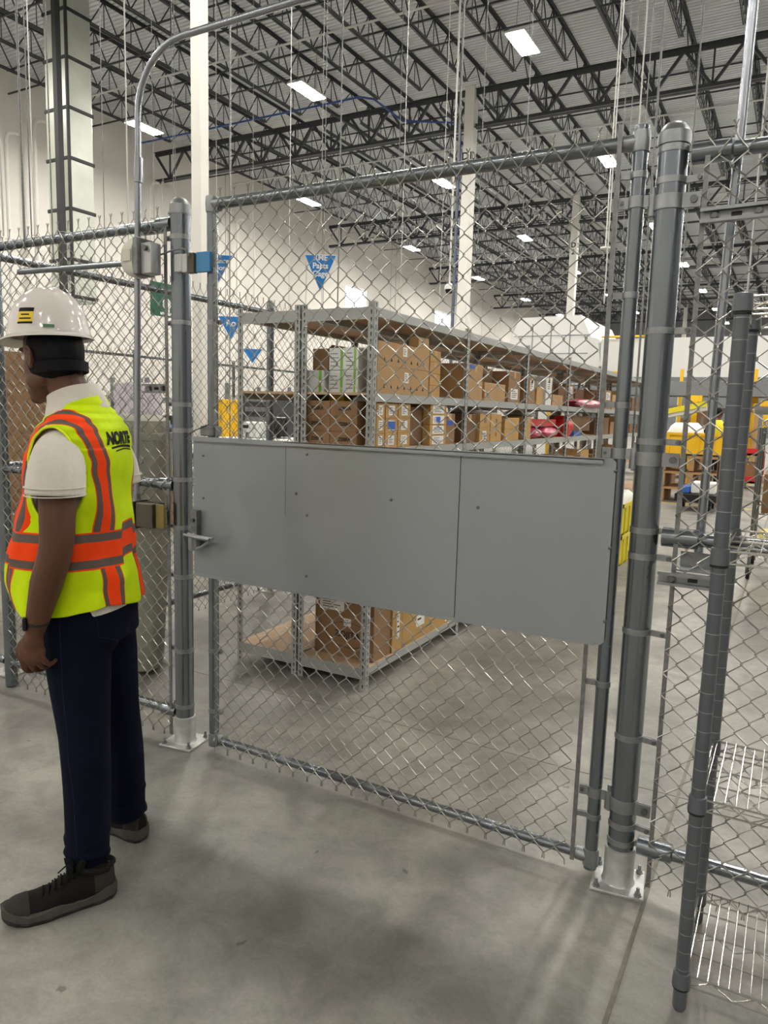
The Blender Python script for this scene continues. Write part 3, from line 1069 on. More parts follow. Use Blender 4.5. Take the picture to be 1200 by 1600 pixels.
# lock box at the foot of the conduit
lb_ = thing('lock_box', 'dark bronze lock box with an olive plate at the lower end of the conduit', 'lock box', (-2.55, yc, 1.05))
c0 = at(243, 806, 'y', yc - 0.02)
MB().box(c0.x - 0.095, c0.x + 0.01, yc - 0.05, yc + 0.03, c0.z - 0.055, c0.z + 0.055, bev=0.004).build('case', 'lockbox', lb_)
MB().box(c0.x - 0.11, c0.x - 0.096, yc - 0.055, yc + 0.03, c0.z - 0.065, c0.z + 0.06, bev=0.003).build('side_cover', 'black', lb_)
MB().box(c0.x + 0.015, c0.x + 0.065, yc - 0.035, yc - 0.02, c0.z - 0.05, c0.z + 0.055, bev=0.002).build('face_plate', 'olive', lb_, label='olive face plate')
MB().lathe([(0.024, 0.055), (0.024, 0.064), (0.018, 0.066), (0.018, 0.09)], (xl - 0.045, yc, c0.z), 12).build('conduit_hub', 'galv_light', lb_)

# ---- side fence running back and the far fence
def simple_fence(x, ya, yb, label, seg=2.4, zt=2.33, top=2.4):
    t = thing('chain_link_fence', label, 'fence', (x, ya, 0))
    for z in (zt, 1.2, 0.14):
        MB().tube([(x, ya, z), (x, yb, z)], 0.0215, 10).build('rail', 'galv', t)
    y = ya
    while y < yb + 0.1:
        post(t, x, y, 0.03, top, base=True)
        y += seg
    q = MB()
    chain(q, (x + 0.03, ya), (0, 1), yb - ya, 0.045, top + 0.0, (1, 0), detail=False, r=0.002, n=3)
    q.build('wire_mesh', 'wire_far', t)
    return t


simple_fence(-3.86, 2.55, 12.15, 'side chain-link fence running back from the corner past the grey shelving')
simple_fence(-9.45, 6.2, 18.2, 'far chain-link fence in front of the white wall, behind the side fence')
t = thing('chain_link_fence', 'far cross fence of chain link closing the aisle behind the shelving', 'fence', (-9.4, 18.3, 0))
for z in (2.33, 1.2, 0.14):
    MB().tube([(-9.2, 18.3, z), (-4.6, 18.3, z)], 0.0215, 8).build('rail', 'galv', t)
for i in range(3):
    post(t, -9.2 + i * 2.3, 18.3, 0.03, 2.4)
q = MB()
chain(q, (-9.2, 18.27), (1, 0), 4.6, 0.045, 2.4, (0, -1), detail=False, r=0.002, n=3)
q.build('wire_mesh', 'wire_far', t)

# ------------------------------------------------------------------ wire shelf rack on the right
wr = thing('wire_shelf_rack', 'grey post wire shelving unit at the right edge, in front of the chain-link fence', 'shelf rack', (0.3, 2.15, 0))
RX0, RX1, RY0, RY1 = -0.138, 0.79, 1.95, 2.345
first = None
for (x, y) in ((RX0, RY0), (RX0, RY1), (RX1, RY0), (RX1, RY1)):
    q = MB()
    prof = [(0.013, 0.0), (0.0165, 0.012)]
    q.lathe([(0.0135, 0), (0.0175, 0.01), (0.0175, 1.855)], (x, y, 0), 18)
    for k in range(1, 37):
        z = k * 0.0508 + 0.02
        q.lathe([(0.0176, z), (0.01785, z + 0.0006), (0.01785, z + 0.0014), (0.0176, z + 0.002)], (x, y, 0), 18, 1)
    q.build('post', ['rack_post', 'rack_ring'], wr)
for z in (0.105, 0.60, 1.245, 1.848):
    q = MB()
    i0, i1 = RX0 + 0.02, RX1 - 0.02
    j0, j1 = RY0, RY1
    zt_ = z + 0.0
    for (pA, pB) in (((i0, j0), (i1, j0)), ((i0, j1), (i1, j1)), ((RX0, j0 + 0.02), (RX0, j1 - 0.02)), ((RX1, j0 + 0.02), (RX1, j1 - 0.02))):
        q.tube([(*pA, zt_), (*pB, zt_)], 0.003, 6)
        q.tube([(*pA, zt_ - 0.03), (*pB, zt_ - 0.03)], 0.003, 6)
        A, B_ = Vector((*pA, 0)), Vector((*pB, 0))
        ln = (B_ - A).length
        n_ = max(2, int(ln / 0.05))
        zz = []
        for i in range(n_ + 1):
            zz.append(A.lerp(B_, i / n_) + Vector((0, 0, zt_ - (0.001 if i % 2 else 0.029))))
        q.tube(zz, 0.0022, 5, smooth=False)
    for j in (0.25, 0.5, 0.75):
        y = j0 + (j1 - j0) * j
        q.tube([(RX0, y, zt_ - 0.004), (RX1, y, zt_ - 0.004)], 0.0028, 6)
    y = j0 + (j1 - j0) * 0.5
    zz = [(i0 + (i1 - i0) * i / 18, y, zt_ - (0.006 if i % 2 else 0.03)) for i in range(19)]
    q.tube(zz, 0.0022, 5, smooth=False)
    nx_ = 36
    for i in range(nx_ + 1):
        x = RX0 + 0.012 + (RX1 - RX0 - 0.024) * i / nx_
        q.tube([(x, j0 - 0.001, zt_ + 0.003), (x, j1 + 0.001, zt_ + 0.003)], 0.0016, 5)
    q.build('wire_shelf', 'chrome', wr)
    for (x, y) in ((RX0, RY0), (RX0, RY1), (RX1, RY0), (RX1, RY1)):
        q = MB()
        q.lathe([(0.0185, z - 0.036), (0.0235, z - 0.034), (0.0215, z + 0.006), (0.018, z + 0.008)], (x, y, 0), 18)
        q.lathe([(0.0195, z - 0.041), (0.0215, z - 0.041), (0.0215, z - 0.036), (0.0195, z - 0.036)], (x, y, 0), 18, 1)
        q.build('collar', ['rack_post', 'black'], wr)
# ------------------------------------------------------------------ boltless shelving, two rows back to back
SY0, STEP, NB = 3.42, 1.275, 7
LV = [0.125, 0.535, 0.94, 1.355, 1.655, 2.10]


def slot_post(parent, x, y, sx, sy, H=2.13):
    """angle post, corner at x,y; flanges run to -sx*38 and -sy*38"""
    q = MB()
    wd, t = 0.038, 0.0022
    fx, fy = x - sx * wd, y - sy * wd
    q.box(min(x, fx), max(x, fx), min(y, y - sy * t), max(y, y - sy * t), 0, H)
    q.box(min(x, x - sx * t), max(x, x - sx * t), min(y, fy), max(y, fy), 0, H)
    n_ = int(H / 0.038)
    for i in range(n_):
        z = 0.02 + i * 0.038
        cx, cy = x - sx * wd * 0.5, y - sy * wd * 0.5
        key = [(-0.0042, 0.008), (-0.0022, -0.009), (0.0022, -0.009), (0.0042, 0.008), (0.0042, 0.013), (-0.0042, 0.013)]
        q.prism([(cx + a, z + b_) for a, b_ in key], y + sy * 0.0002, y - sy * (t + 0.0003), 'y', 1)
        q.prism([(cy + a, z + b_) for a, b_ in key], x + sx * 0.0002, x - sx * (t + 0.0003), 'x', 1)
    return q.build('post', ['shelf_steel', 'slot'], parent)


def shelving(label, X0, X1, levels):
    t = thing('boltless_shelving', label, 'shelving', (X0, SY0, 0), 'grey boltless shelving rows')
    for k in range(NB + 1):
        y = SY0 + k * STEP
        sy = -1 if k == 0 else 1
        for (x, sx) in ((X0, -1), (X1, 1)):
            if k == 0:
                slot_post(t, x, y, sx, -1)
            else:
                slot_post(t, x, y + 0.019, sx, 1)
                if k < NB:
                    pass
    for k in range(NB):
        ya, yb = SY0 + k * STEP, SY0 + (k + 1) * STEP
        for z in levels:
            q = MB()
            h = 0.042
            for x in (X0 + 0.002, X1 - 0.030):
                q.box(x, x + 0.028, ya + 0.03, yb - 0.025, z - h - 0.004, z - 0.014)
                xe = x if x < (X0 + X1) / 2 else x + 0.026
                q.box(xe, xe + 0.002, ya + 0.03, yb - 0.025, z - 0.014, z + 0.001)
            if k == 0 and (z < 0.2 or z > 2):
                q.box(X0 + 0.036, X1 - 0.036, ya + 0.0, ya + 0.003, z - 0.062, z + 0.001)
                q.box(X0 + 0.036, X1 - 0.036, ya + 0.003, ya + 0.026, z - 0.02, z - 0.016)
            q.box(X0 + 0.03, X1 - 0.03, yb - 0.02, yb - 0.0, z - 0.05, z - 0.016)
            if k == NB - 1 or z > 2:
                pass
            q.build('beam', 'shelf_steel', t)
            MB().box(X0 + 0.005, X1 - 0.005, ya + 0.006, yb - 0.004, z - 0.013, z).build('shelf_board', 'particle', t)
    return t


XA, XB, XM = -2.905, -1.985, -2.455
shelving('left row of grey boltless shelving with empty boards, beside the side fence', XA, XM - 0.004, [LV[0], LV[1], LV[4], LV[5]])
shelving('right row of grey boltless shelving loaded with brown cartons, facing the aisle', XM + 0.004, XB, LV)

CARD = {'a': 'card', 'b': 'card2', 'c': 'card3', 'd': 'card_dark', 'w': 'white_box'}
nbox = [0]


def carton(x0, x1, y0, y1, z0, z1, label, mt='a', group=None, tape=True, lab=None, txt=None, openb=False, cat='box', name='cardboard_box',
           blue=None, marks=None, rot=0):
    """lab: list of (face, u0, u1, v0, v1) white labels in fractions; face 's' = +x side, 'f' = -y front"""
    t = thing(name, label, cat, ((x0 + x1) / 2, (y0 + y1) / 2, z0), group)
    q = MB()
    m1 = CARD.get(mt, mt)
    if openb:
        th = 0.004
        q.box(x0, x1, y0, y1, z0, z0 + th)
        q.box(x0, x0 + th, y0, y1, z0 + th, z1)
        q.box(x1 - th, x1, y0, y1, z0 + th, z1)
        q.box(x0 + th, x1 - th, y0, y0 + th, z0 + th, z1)
        q.box(x0 + th, x1 - th, y1 - th, y1, z0 + th, z1)
        q.build('carton_body', m1, t)
        f = MB()
        fl_ = min(0.1, (x1 - x0) * 0.4)
        f.add([(x1, y0, z1), (x1, y1, z1), (x1 + fl_ * 0.35, y1 - 0.01, z1 + fl_ * 0.5), (x1 + fl_ * 0.35, y0 + 0.01, z1 + fl_ * 0.5),
               (x1, y0, z1 - .003), (x1, y1, z1 - .003), (x1 + fl_ * 0.35 + .003, y1 - 0.01, z1 + fl_ * 0.5 - .003), (x1 + fl_ * 0.35 + .003, y0 + 0.01, z1 + fl_ * 0.5 - .003)],
              [(0, 1, 2, 3), (4, 7, 6, 5), (0, 4, 5, 1), (2, 6, 7, 3), (0, 3, 7, 4), (1, 5, 6, 2)])
        f.build('flap', m1, t)
    else:
        q.box(x0, x1, y0, y1, z0, z1, bev=0.002)
        q.build('carton_body', m1, t)
        if tape:
            f = MB()
            tw = 0.022
            if (x1 - x0) < (y1 - y0):
                xm = (x0 + x1) / 2
                f.box(xm - tw, xm + tw, y0 - 0.0006, y1 + 0.0006, z1, z1 + 0.0006)
                f.box(xm - tw, xm + tw, y0 - 0.0006, y0, z1 - 0.05, z1)
            else:
                ym = (y0 + y1) / 2
                f.box(x0, x1 + 0.0006, ym - tw, ym + tw, z1, z1 + 0.0006)
                f.box(x1, x1 + 0.0006, ym - tw, ym + tw, z1 - min(0.05, (z1 - z0) * 0.4), z1)
            f.build('packing_tape', 'tape', t)
    rng = random.Random(nbox[0])
    nbox[0] += 1
    for (face, u0, u1, v0, v1) in (lab or []):
        f = MB()
        zz0, zz1 = z0 + (z1 - z0) * v0, z0 + (z1 - z0) * v1
        if face == 's':
            a, c = y0 + (y1 - y0) * u0, y0 + (y1 - y0) * u1
            f.box(x1, x1 + 0.0006, a, c, zz0, zz1)
            nl = 4
            for i in range(nl):
                zc = zz0 + (zz1 - zz0) * (0.2 + 0.18 * i)
                f.box(x1 + 0.0006, x1 + 0.0009, a + (c - a) * 0.12, a + (c - a) * rng.uniform(0.5, 0.9), zc, zc + (zz1 - zz0) * 0.06, 1)
        else:
            a, c = x0 + (x1 - x0) * u0, x0 + (x1 - x0) * u1
            f.box(a, c, y0 - 0.0006, y0, zz0, zz1)
            for i in range(4):
                zc = zz0 + (zz1 - zz0) * (0.2 + 0.18 * i)
                f.box(a + (c - a) * 0.12, a + (c - a) * rng.uniform(0.5, 0.9), y0 - 0.0009, y0 - 0.0006, zc, zc + (zz1 - zz0) * 0.06, 1)
        f.build('paper_label', ['white_label', 'ink'], t)
    if blue:
        face, u0, u1, v0, v1 = blue
        f = MB()
        zz0, zz1 = z0 + (z1 - z0) * v0, z0 + (z1 - z0) * v1
        if face == 's':
            f.box(x1 + 0.001, x1 + 0.0016, y0 + (y1 - y0) * u0, y0 + (y1 - y0) * u1, zz0, zz1)
        else:
            f.box(x0 + (x1 - x0) * u0, x0 + (x1 - x0) * u1, y0 - 0.0016, y0 - 0.001, zz0, zz1)
        f.build('blue_tape', 'blue_tape', t)
    if txt:
        face, s_, sz, u, v = txt
        zc = z0 + (z1 - z0) * v
        if face == 's':
            mt_ = face_mtx((x1 + 0.001, y0 + (y1 - y0) * u, zc), 1, 0)
        else:
            mt_ = face_mtx((x0 + (x1 - x0) * u, y0 - 0.001, zc), 0, -1)
        text_mesh(s_, sz, 'ink', t, mt_, bold=True)
    if marks == 'arrows':
        f = MB()
        n_ = 7
        for i in range(n_):
            yy = y0 + (y1 - y0) * (0.12 + 0.76 * i / (n_ - 1))
            zz = z0 + (z1 - z0) * 0.2
            f.prism([(yy - 0.012, zz), (yy + 0.012, zz), (yy, zz + 0.022)], x1, x1 + 0.0006, 'x')
        f.build('printed_mark', 'ink', t)
    if rot:
        t.rotation_euler.z = rot
    return t


XS = XB - 0.012   # face of goods towards the aisle
sy = lambda px, py=640, xf=XS: at(px, py, 'x', xf).y
# -- bay by the corner, second shelf from the top, white cartons facing the gate
Yf = SY0 + 0.03
fx = lambda px, py=600, yf=Yf + 0.02: at(px, py, 'y', yf).x
ORD = ['bottom', 'middle', 'upper']
zb = LV[4] + 0.0008
for (pa, pb, n_, dy, nm) in ((512, 538, 2, 0.03, 'centre stack'), (541, 562, 2, 0.0, 'right stack by the slotted post')):
    xa, xb2 = fx(pa), fx(pb)
    for j in range(n_):
        z0 = zb + j * 0.122
        c = carton(xa, xb2, Yf + dy, Yf + dy + 0.3, z0, z0 + 0.12, 'white printed carton, %s of the %s behind the gate' % (['bottom', 'top'][j], nm), 'w',
                   'white cartons behind the gate', lab=None, tape=False, name='white_carton')
        q = MB().box(xa + (xb2 - xa) * 0.68, xa + (xb2 - xa) * 0.84, Yf + dy - 0.0006, Yf + dy, z0, z0 + 0.12)
        q.build('green_stripe', 'green', c)
        q = MB()
        for r_ in range(4):
            q.box(xa + 0.01, xa + 0.01 + (xb2 - xa) * (0.5 - 0.08 * (r_ % 2)), Yf + dy - 0.0006, Yf + dy, z0 + 0.02 + r_ * 0.022, z0 + 0.025 + r_ * 0.022)
        q.build('print', 'grey_conv', c)
xa, xb2 = fx(480), fx(508)
c = carton(xa, xb2, Yf + 0.01, Yf + 0.3, zb, zb + 0.12, 'single white printed carton under the small brown box, nearest the double post', 'w', 'white cartons behind the gate', tape=False, name='white_carton')
MB().box(xa + (xb2 - xa) * 0.7, xa + (xb2 - xa) * 0.85, Yf + 0.0094, Yf + 0.01, zb, zb + 0.12).build('green_stripe', 'green', c)
carton(fx(487), fx(511), Yf + 0.03, Yf + 0.28, zb + 0.1225, zb + 0.24, 'small dark brown open box standing on the single white carton', 'd', openb=True)
# long brown boxes seen from the aisle
y_a, y_b = sy(590), sy(668)
carton(XS - 0.06, XS, Yf + 0.035, y_b, zb, zb + 0.15, 'long brown carton with printed marks, lower of two beside the white cartons', 'a', 'long brown cartons', lab=[('s', 0.5, 0.58, 0.45, 0.85)], marks='arrows')
carton(XS - 0.06, XS, Yf + 0.035, y_b, zb + 0.151, zb + 0.28, 'long brown carton with printed marks, upper of two beside the white cartons', 'a', 'long brown cartons', lab=[('s', 0.46, 0.54, 0.5, 0.9)], marks='arrows')
carton(XS - 0.07, XS - 0.005, sy(652), sy(668), zb + 0.281, zb + 0.345, 'small brown carton lying on top of the long brown cartons', 'a')
ya_, yb_ = sy(671), sy(687)
for j in range(4):
    carton(XS - 0.16, XS - 0.005, ya_, yb_, zb + j * 0.071, zb + 0.07 + j * 0.071, 'small golden carton, %s in the stack of four beside the long cartons' % ['lowest', 'second lowest', 'third from below', 'topmost'][j], 'b', 'small golden cartons')
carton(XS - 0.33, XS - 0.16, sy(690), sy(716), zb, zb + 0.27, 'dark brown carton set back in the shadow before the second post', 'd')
# second bay
Y1b = SY0 + STEP + 0.035
carton(XS - 0.3, XS, Y1b, sy(752), zb, zb + 0.245, 'tall brown carton with a blue tape corner behind the second post', 'a', blue=('s', 0.08, 0.45, 0.86, 0.97))
carton(XS - 0.25, XS, sy(756), sy(788), zb, zb + 0.13, 'low brown carton right of the tall blue-taped one', 'a', lab=None)
carton(XS - 0.3, XS - 0.12, sy(758), sy(790), zb + 0.131, zb + 0.25, 'dark carton with black lettering behind and above the low carton', 'd', txt=('s', 'ZEBRA', 0.045, 0.5, 0.5))
carton(XS - 0.3, XS, sy(793), sy(811), zb, zb + 0.24, 'brown carton with a paper label before the third post', 'c', lab=[('s', 0.2, 0.8, 0.1, 0.45)])
# third and further bays, second shelf from top
spec2 = [(826, 836, 0.22, 'c', 'tall narrow carton just past the third post'), (839, 849, 0.15, 'b', 'short golden carton past the third post'),
         (853, 862, 0.25, 'w', 'narrow white carton on the upper shelf in the third bay'), (864, 880, 0.1, 'a', 'low brown carton in front of dark boxes, third bay'),
         (891, 901, 0.2, 'D', 'brown carton behind the fourth post'), (903, 914, 0.24, 'C', 'tall carton above the pink bag'),
         (916, 929, 0.2, 'D', 'dark carton beside the drooping pink bag'), (945, 955, 0.22, 'c', 'carton just past the fifth post'),
         (957, 966, 0.18, 'a', 'far brown carton behind the gate stile'), (975, 985, 0.25, 'c', 'far carton seen between stile and thick post'),
         (988, 998, 0.18, 'd', 'dark far carton near the end of the shelf row')]
for (pa, pb, h_, mt_, lb2) in spec2:
    back_ = 0.13 if mt_ in 'CD' else 0.01
    carton(XS - 0.28, XS - back_, sy(pa), sy(pb), zb, zb + h_, lb2, mt_.lower(), 'cartons on the second shelf from the top', lab=[('s', 0.2, 0.8, 0.5, 0.9)] if mt_ in 'cwC' else None)

# -- third shelf from the top: lettered cartons facing the gate, small ones facing the aisle
zb = LV[3] + 0.0008
xs_ = [fx(476), fx(519), fx(562)]
for ci in range(2):
    for j in range(3):
        z0 = zb - 0.0 + j * 0.0845
        carton(xs_[ci], xs_[ci + 1] - 0.003, Yf + 0.005, Yf + 0.30, z0, z0 + 0.084,
               'brown carton lettered ZEBRA, %s of the %s column behind the gate' % (['bottom', 'middle', 'top'][j], ['left', 'right'][ci]), 'c',
               'lettered brown cartons behind the gate', txt=('f', 'ZEBRA', 0.027, 0.55, 0.5), tape=False)
ysd = [Yf + 0.31, sy(602), sy(622), sy(642)]
for ci in range(3):
    a, c = [sy(589), sy(603), sy(623)][ci], [sy(602), sy(622), sy(642)][ci]
    c -= 0.003
    for j in range(3):
        z0 = zb + j * 0.083
        carton(XS - 0.06, XS, a, c, z0, z0 + 0.082, 'small golden white-labelled carton, %s row, %s column beside the corner post' % (['bottom', 'middle', 'top'][j], ['near', 'centre', 'far'][ci]),
               'b', 'small golden labelled cartons', lab=[('s', 0.25, 0.75, 0.2, 0.85)], tape=False, blue=('s', 0.2, 0.8, 0.25, 0.8) if (ci == 1 and j == 1) else None)
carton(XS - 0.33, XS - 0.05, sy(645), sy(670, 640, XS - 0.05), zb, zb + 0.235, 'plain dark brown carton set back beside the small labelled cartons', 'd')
a, c = sy(673), sy(698)
for j in range(4):
    z0 = zb + j * 0.064
    carton(XS - 0.22, XS, a, c, z0, z0 + 0.063, 'golden carton, big white label, %s in the four-high stack' % ['lowest', 'second lowest', 'third from below', 'topmost'][j], 'b',
           'wide-label cartons', lab=[('s', 0.15, 0.85, 0.1, 0.92)], tape=False, blue=('s', 0.35, 0.6, 0.2, 0.8) if j == 2 else None)
carton(XS - 0.3, XS - 0.02, sy(701), sy(716), zb, zb + 0.2, 'upright brown carton with blue tape touching the second post', 'c', blue=('s', 0.2, 0.8, 0.62, 0.78))
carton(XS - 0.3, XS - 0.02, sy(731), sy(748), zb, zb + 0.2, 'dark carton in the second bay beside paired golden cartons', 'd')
cols = [(751, 767), (768, 785)]
for ci, (pa, pb) in enumerate(cols):
    for j in range(2):
        carton(XS - 0.25, XS, sy(pa), sy(pb) - 0.004, zb + j * 0.103, zb + j * 0.103 + 0.102, 'golden carton, %s of the %s pair in the second bay' % (['lower', 'upper'][j], ['nearer', 'farther'][ci]), 'b', 'paired golden cartons',
               txt=('s', 'l l', 0.04, 0.5, 0.5), tape=False, lab=[('s', 0.3, 0.65, 0.1, 0.8)] if (ci == 0 and j == 0) else None)
for j in range(2):
    carton(XS - 0.25, XS, sy(790), sy(812), zb + j * 0.09, zb + j * 0.09 + 0.089, 'golden carton before the third post, %s one' % ['lower', 'upper'][j], 'b', 'golden cartons before the third post', tape=False)
carton(XS - 0.25, XS, sy(823), sy(831), zb, zb + 0.19, 'plain golden carton touching the far side of the third post', 'b')


def soft_bag(x0, x1, y0, y1, z0, z1, label, m, seed=0, cat='bag', name='wrapped_bundle', group=None):
    rng = random.Random(seed)
    rings = []
    n = 20
    for i in range(9):
        t = i / 8
        k = math.sin(PI * (0.12 + 0.8 * t)) ** 0.45
        ring = []
        for j in range(n):
            th = 2 * PI * j / n
            c_, s_ = math.cos(th), math.sin(th)
            e = 0.55
            f = 1 + rng.uniform(-0.07, 0.07)
            ring.append(((x0 + x1) / 2 + (x1 - x0) / 2 * k * f * math.copysign(abs(c_) ** e, c_), (y0 + y1) / 2 + (y1 - y0) / 2 * k * f * math.copysign(abs(s_) ** e, s_),
                         z0 + (z1 - z0) * t * (1 + (rng.uniform(-0.05, 0.0) if i == 8 else 0))))
        rings.append(ring)
    o = MB().loft(rings).build(name, m)
    return tag(o, label, cat, group)


soft_bag(XS - 0.3, XS, sy(836), sy(852), zb, zb + 0.1, 'pink wrapped bundle in the third bay, nearer one', 'pink', 1)
soft_bag(XS - 0.28, XS + 0.01, sy(853), sy(878), zb, zb + 0.105, 'shiny pink wrapped bundle in the third bay, farther one', 'pink', 2)
carton(XS - 0.3, XS - 0.04, sy(838), sy(876), zb + 0.107, zb + 0.17, 'flat dark red box resting on the pink bundles', 'red', tape=False, name='red_box')
soft_bag(XS - 0.2, XS, sy(889), sy(900), zb, zb + 0.21, 'bright red bag standing just past the fourth post', 'red', 3)
carton(XS - 0.2, XS - 0.02, sy(902), sy(913), zb, zb + 0.05, 'small blue box beside the red bag', 'blue_tape', tape=False, name='blue_box')
carton(XS - 0.3, XS - 0.05, sy(902), sy(930), zb + 0.051, zb + 0.21, 'dark brown carton behind the red bag', 'd')
soft_bag(XS - 0.12, XS + 0.05, sy(897), sy(940), LV[4] + 0.001, LV[4] + 0.09, 'crumpled pink plastic bag drooping over the upper shelf edge', 'pink', 6)
for k_, (pa, pb, h_, mt_) in enumerate([(945, 955, 0.2, 'd'), (958, 968, 0.15, 'c'), (974, 986, 0.22, 'b'), (988, 1000, 0.12, 'd')]):
    carton(XS - 0.28, XS - 0.02, sy(pa), sy(pb), zb, zb + h_, 'brown carton on the third shelf, %s past the fifth post' % ['first', 'second', 'third', 'fourth'][k_], mt_, 'cartons at the far end of the third shelf')
# things tucked in bubble wrap above the cartons
for (pa, pb, lbx) in ((742, 790, 'second bay'), (826, 845, 'third bay')):
    soft_bag(XS - 0.25, XS - 0.02, sy(pa), sy(pb), LV[4] - 0.115, LV[4] - 0.055, 'silver bubble-wrapped packet near the top of the third shelf, ' + lbx, 'silver', 8, 'packet', 'bubble_packet')
# -- lower shelves hidden by the panel but seen past the gate stile
zq = [LV[2] + 0.0008, LV[1] + 0.0008]
for zi, z_ in enumerate(zq):
    for k_ in range(9):
        y_ = SY0 + STEP * (1 + k_ // 2) + 0.12 + 0.6 * (k_ % 2)
        mt_ = 'abcd'[(k_ + zi) % 4]
        carton(XS - 0.3, XS - 0.02, y_, y_ + 0.3 + 0.05 * (k_ % 2), z_, z_ + 0.18 + 0.04 * (k_ % 3), 'brown carton, %s along the %s shelf down, beyond the gate panel' % (['first', 'second', 'third', 'fourth', 'fifth', 'sixth', 'seventh', 'eighth', 'ninth'][k_], ['fourth', 'fifth'][zi]), mt_, 'cartons on the lower shelves')

# -- bottom shelf: the big carton and its neighbours
zb = LV[0] + 0.0008
yb1 = SY0 + 0.12
xa = at(492, 1000, 'y', yb1).x
big = carton(xa, XS - 0.01, yb1, yb1 + 0.2, zb, zb + 0.375, 'big brown carton with oval logo on the bottom shelf at the corner', 'c', openb=False, tape=False,
             lab=[('f', 0.08, 0.5, 0.72, 0.93), ('f', 0.5, 0.62, 0.5, 0.62)], txt=('f', 'ZOJITA', 0.052, 0.56, 0.36))
q = MB()
cx_, cz_ = xa + (XS - 0.01 - xa) * 0.56, zb + 0.375 * 0.36
pts = [(cx_ + 0.15 * math.cos(2 * PI * i / 32), yb1 - 0.0005, cz_ + 0.075 * math.sin(2 * PI * i / 32)) for i in range(32)]
q.tube(pts, 0.0018, 4, closed=True)
q.build('printed_oval', 'ink', big)
prev = yb1 + 0.2
for k_, (pb, h_, op) in enumerate([(628, 0.30, True), (674, 0.33, True), (706, 0.32, False)]):
    yb2 = sy(pb, 990)
    carton(XS - 0.33, XS, prev + 0.006, yb2, zb, zb + h_, ['golden open carton with barcode label right behind the big logo carton', 'golden open carton, second behind the big logo carton on the bottom shelf',
           'closed golden carton, third behind the big logo carton'][k_], 'b', 'golden cartons on the bottom shelf', lab=[('s', 0.45, 0.72, 0.25, 0.85)], openb=op)
    prev = yb2
for k_ in range(3):
    y_ = SY0 + STEP + 0.07 + k_ * 0.37
    carton(XS - 0.3, XS - 0.02, y_, y_ + 0.34, zb, zb + 0.2, 'carton on the bottom shelf past the second post, %s in line' % ['first', 'second', 'third'][k_], 'acb'[k_], 'cartons past the second post', lab=[('s', 0.3, 0.5, 0.4, 0.8)])
# yellow box and papers at the back under the second shelf
carton(-2.36, -2.26, Yf + 0.12, Yf + 0.32, LV[3] + 0.2555, LV[3] + 0.285, 'small yellow carton lying on the lettered cartons', 'yellow_paint', tape=False, name='yellow_carton')
carton(-2.2, -2.12, Yf + 0.12, Yf + 0.3, LV[3] + 0.2555, LV[3] + 0.28, 'small white carton lying on the lettered cartons', 'w', tape=False, name='white_carton')

# ------------------------------------------------------------------ hanging pennants, sign, rods
def pennant(px0, px1, pyt, pyb, D, txt, label, size):
    A = EYE + (CM @ Vector(((px0 - 600) / 1150, -(pyt - 800) / 1150, -1))) * D
    B_ = EYE + (CM @ Vector(((px1 - 600) / 1150, -(pyt - 800) / 1150, -1))) * D
    wv = Vector((B_.x - A.x, B_.y - A.y, 0))
    W = wv.length
    ux = wv.normalized()
    mid = (A + B_) / 2
    H = (pyb - pyt) / 1150 * D
    t = thing('pennant_sign', label, 'sign', mid, 'blue triangular hanging signs')
    nrm = Vector((0, 0, 1)).cross(ux)
    nrm = -nrm if nrm.dot(EYE - mid) < 0 else nrm
    q = MB()
    def tri(s, off, th, mi):
        vs = []
        for o_ in (off, off + th):
            vs += [mid - ux * (W / 2 * s) + nrm * o_ - Vector((0, 0, (1 - s) * H * 0.3)), mid + ux * (W / 2 * s) + nrm * o_ - Vector((0, 0, (1 - s) * H * 0.3)), mid + nrm * o_ - Vector((0, 0, H * (0.3 * (1 - s) + s)))]
        q.add(vs, [(0, 1, 2), (5, 4, 3), (0, 3, 4, 1), (1, 4, 5, 2), (2, 5, 3, 0)], mi)
    tri(1.0, 0, 0.006, 1)
    q.build('board_edge', ['blue_sign', 'white_paint'], t, label='white board edge')
    q = MB()
    tri(0.93, 0.0062, 0.002, 0)
    q.build('board', 'blue_sign', t)
    if txt:
        text_mesh(txt, size, 'white_paint', t, face_mtx(mid + nrm * 0.0095 - Vector((0, 0, H * 0.3)), nrm.x, nrm.y), bold=True)
    q = MB()
    apex = mid + Vector((0, 0, 0.45))
    q.tube([mid - ux * W * 0.3, apex], 0.003, 4)
    q.tube([mid + ux * W * 0.3, apex], 0.003, 4)
    q.tube([apex, apex + Vector((0, 0, 8))], 0.003, 4)
    q.build('wire', 'lamp_body', t)


pennant(475, 527, 398, 455, 10.0, 'RME\nParts\nCage', 'blue triangular hanging sign reading RME Parts Cage, above the shelving', 0.105)
pennant(312, 365, 398, 447, 9.2, '  tenance\nStation', 'blue triangular sign half hidden by the left gate stile', 0.085)
pennant(340, 382, 494, 531, 13.6, 'Ro', 'smaller blue triangular sign beside the left shelf post', 0.16)
pennant(378, 411, 545, 568, 16.5, '', 'smallest farthest blue triangular sign seen through the empty shelf', 0.1)
P0 = at(235, 438, 'x', -9.1)
P1 = at(268, 497, 'x', -9.1)
sg = thing('eyewash_sign', 'green eye wash sign with white figure, behind the left gate post', 'sign', (-9.1, P0.y, P1.z))
W_ = 0.62
MB().box(-9.11, -9.1, P0.y, P0.y + W_, P1.z, P0.z).build('board', 'green_sign', sg)
text_mesh('EYE WASH', 0.12, 'white_paint', sg, face_mtx((-9.095, P0.y + W_ / 2, P0.z - 0.13), 1, 0), bold=True)
q = MB()
q.lathe([(0.09, 0), (0.09, 0.003), (0.0005, 0.003)], (-9.1, P0.y + 0.34, P0.z - 0.32), 20, axis='x')
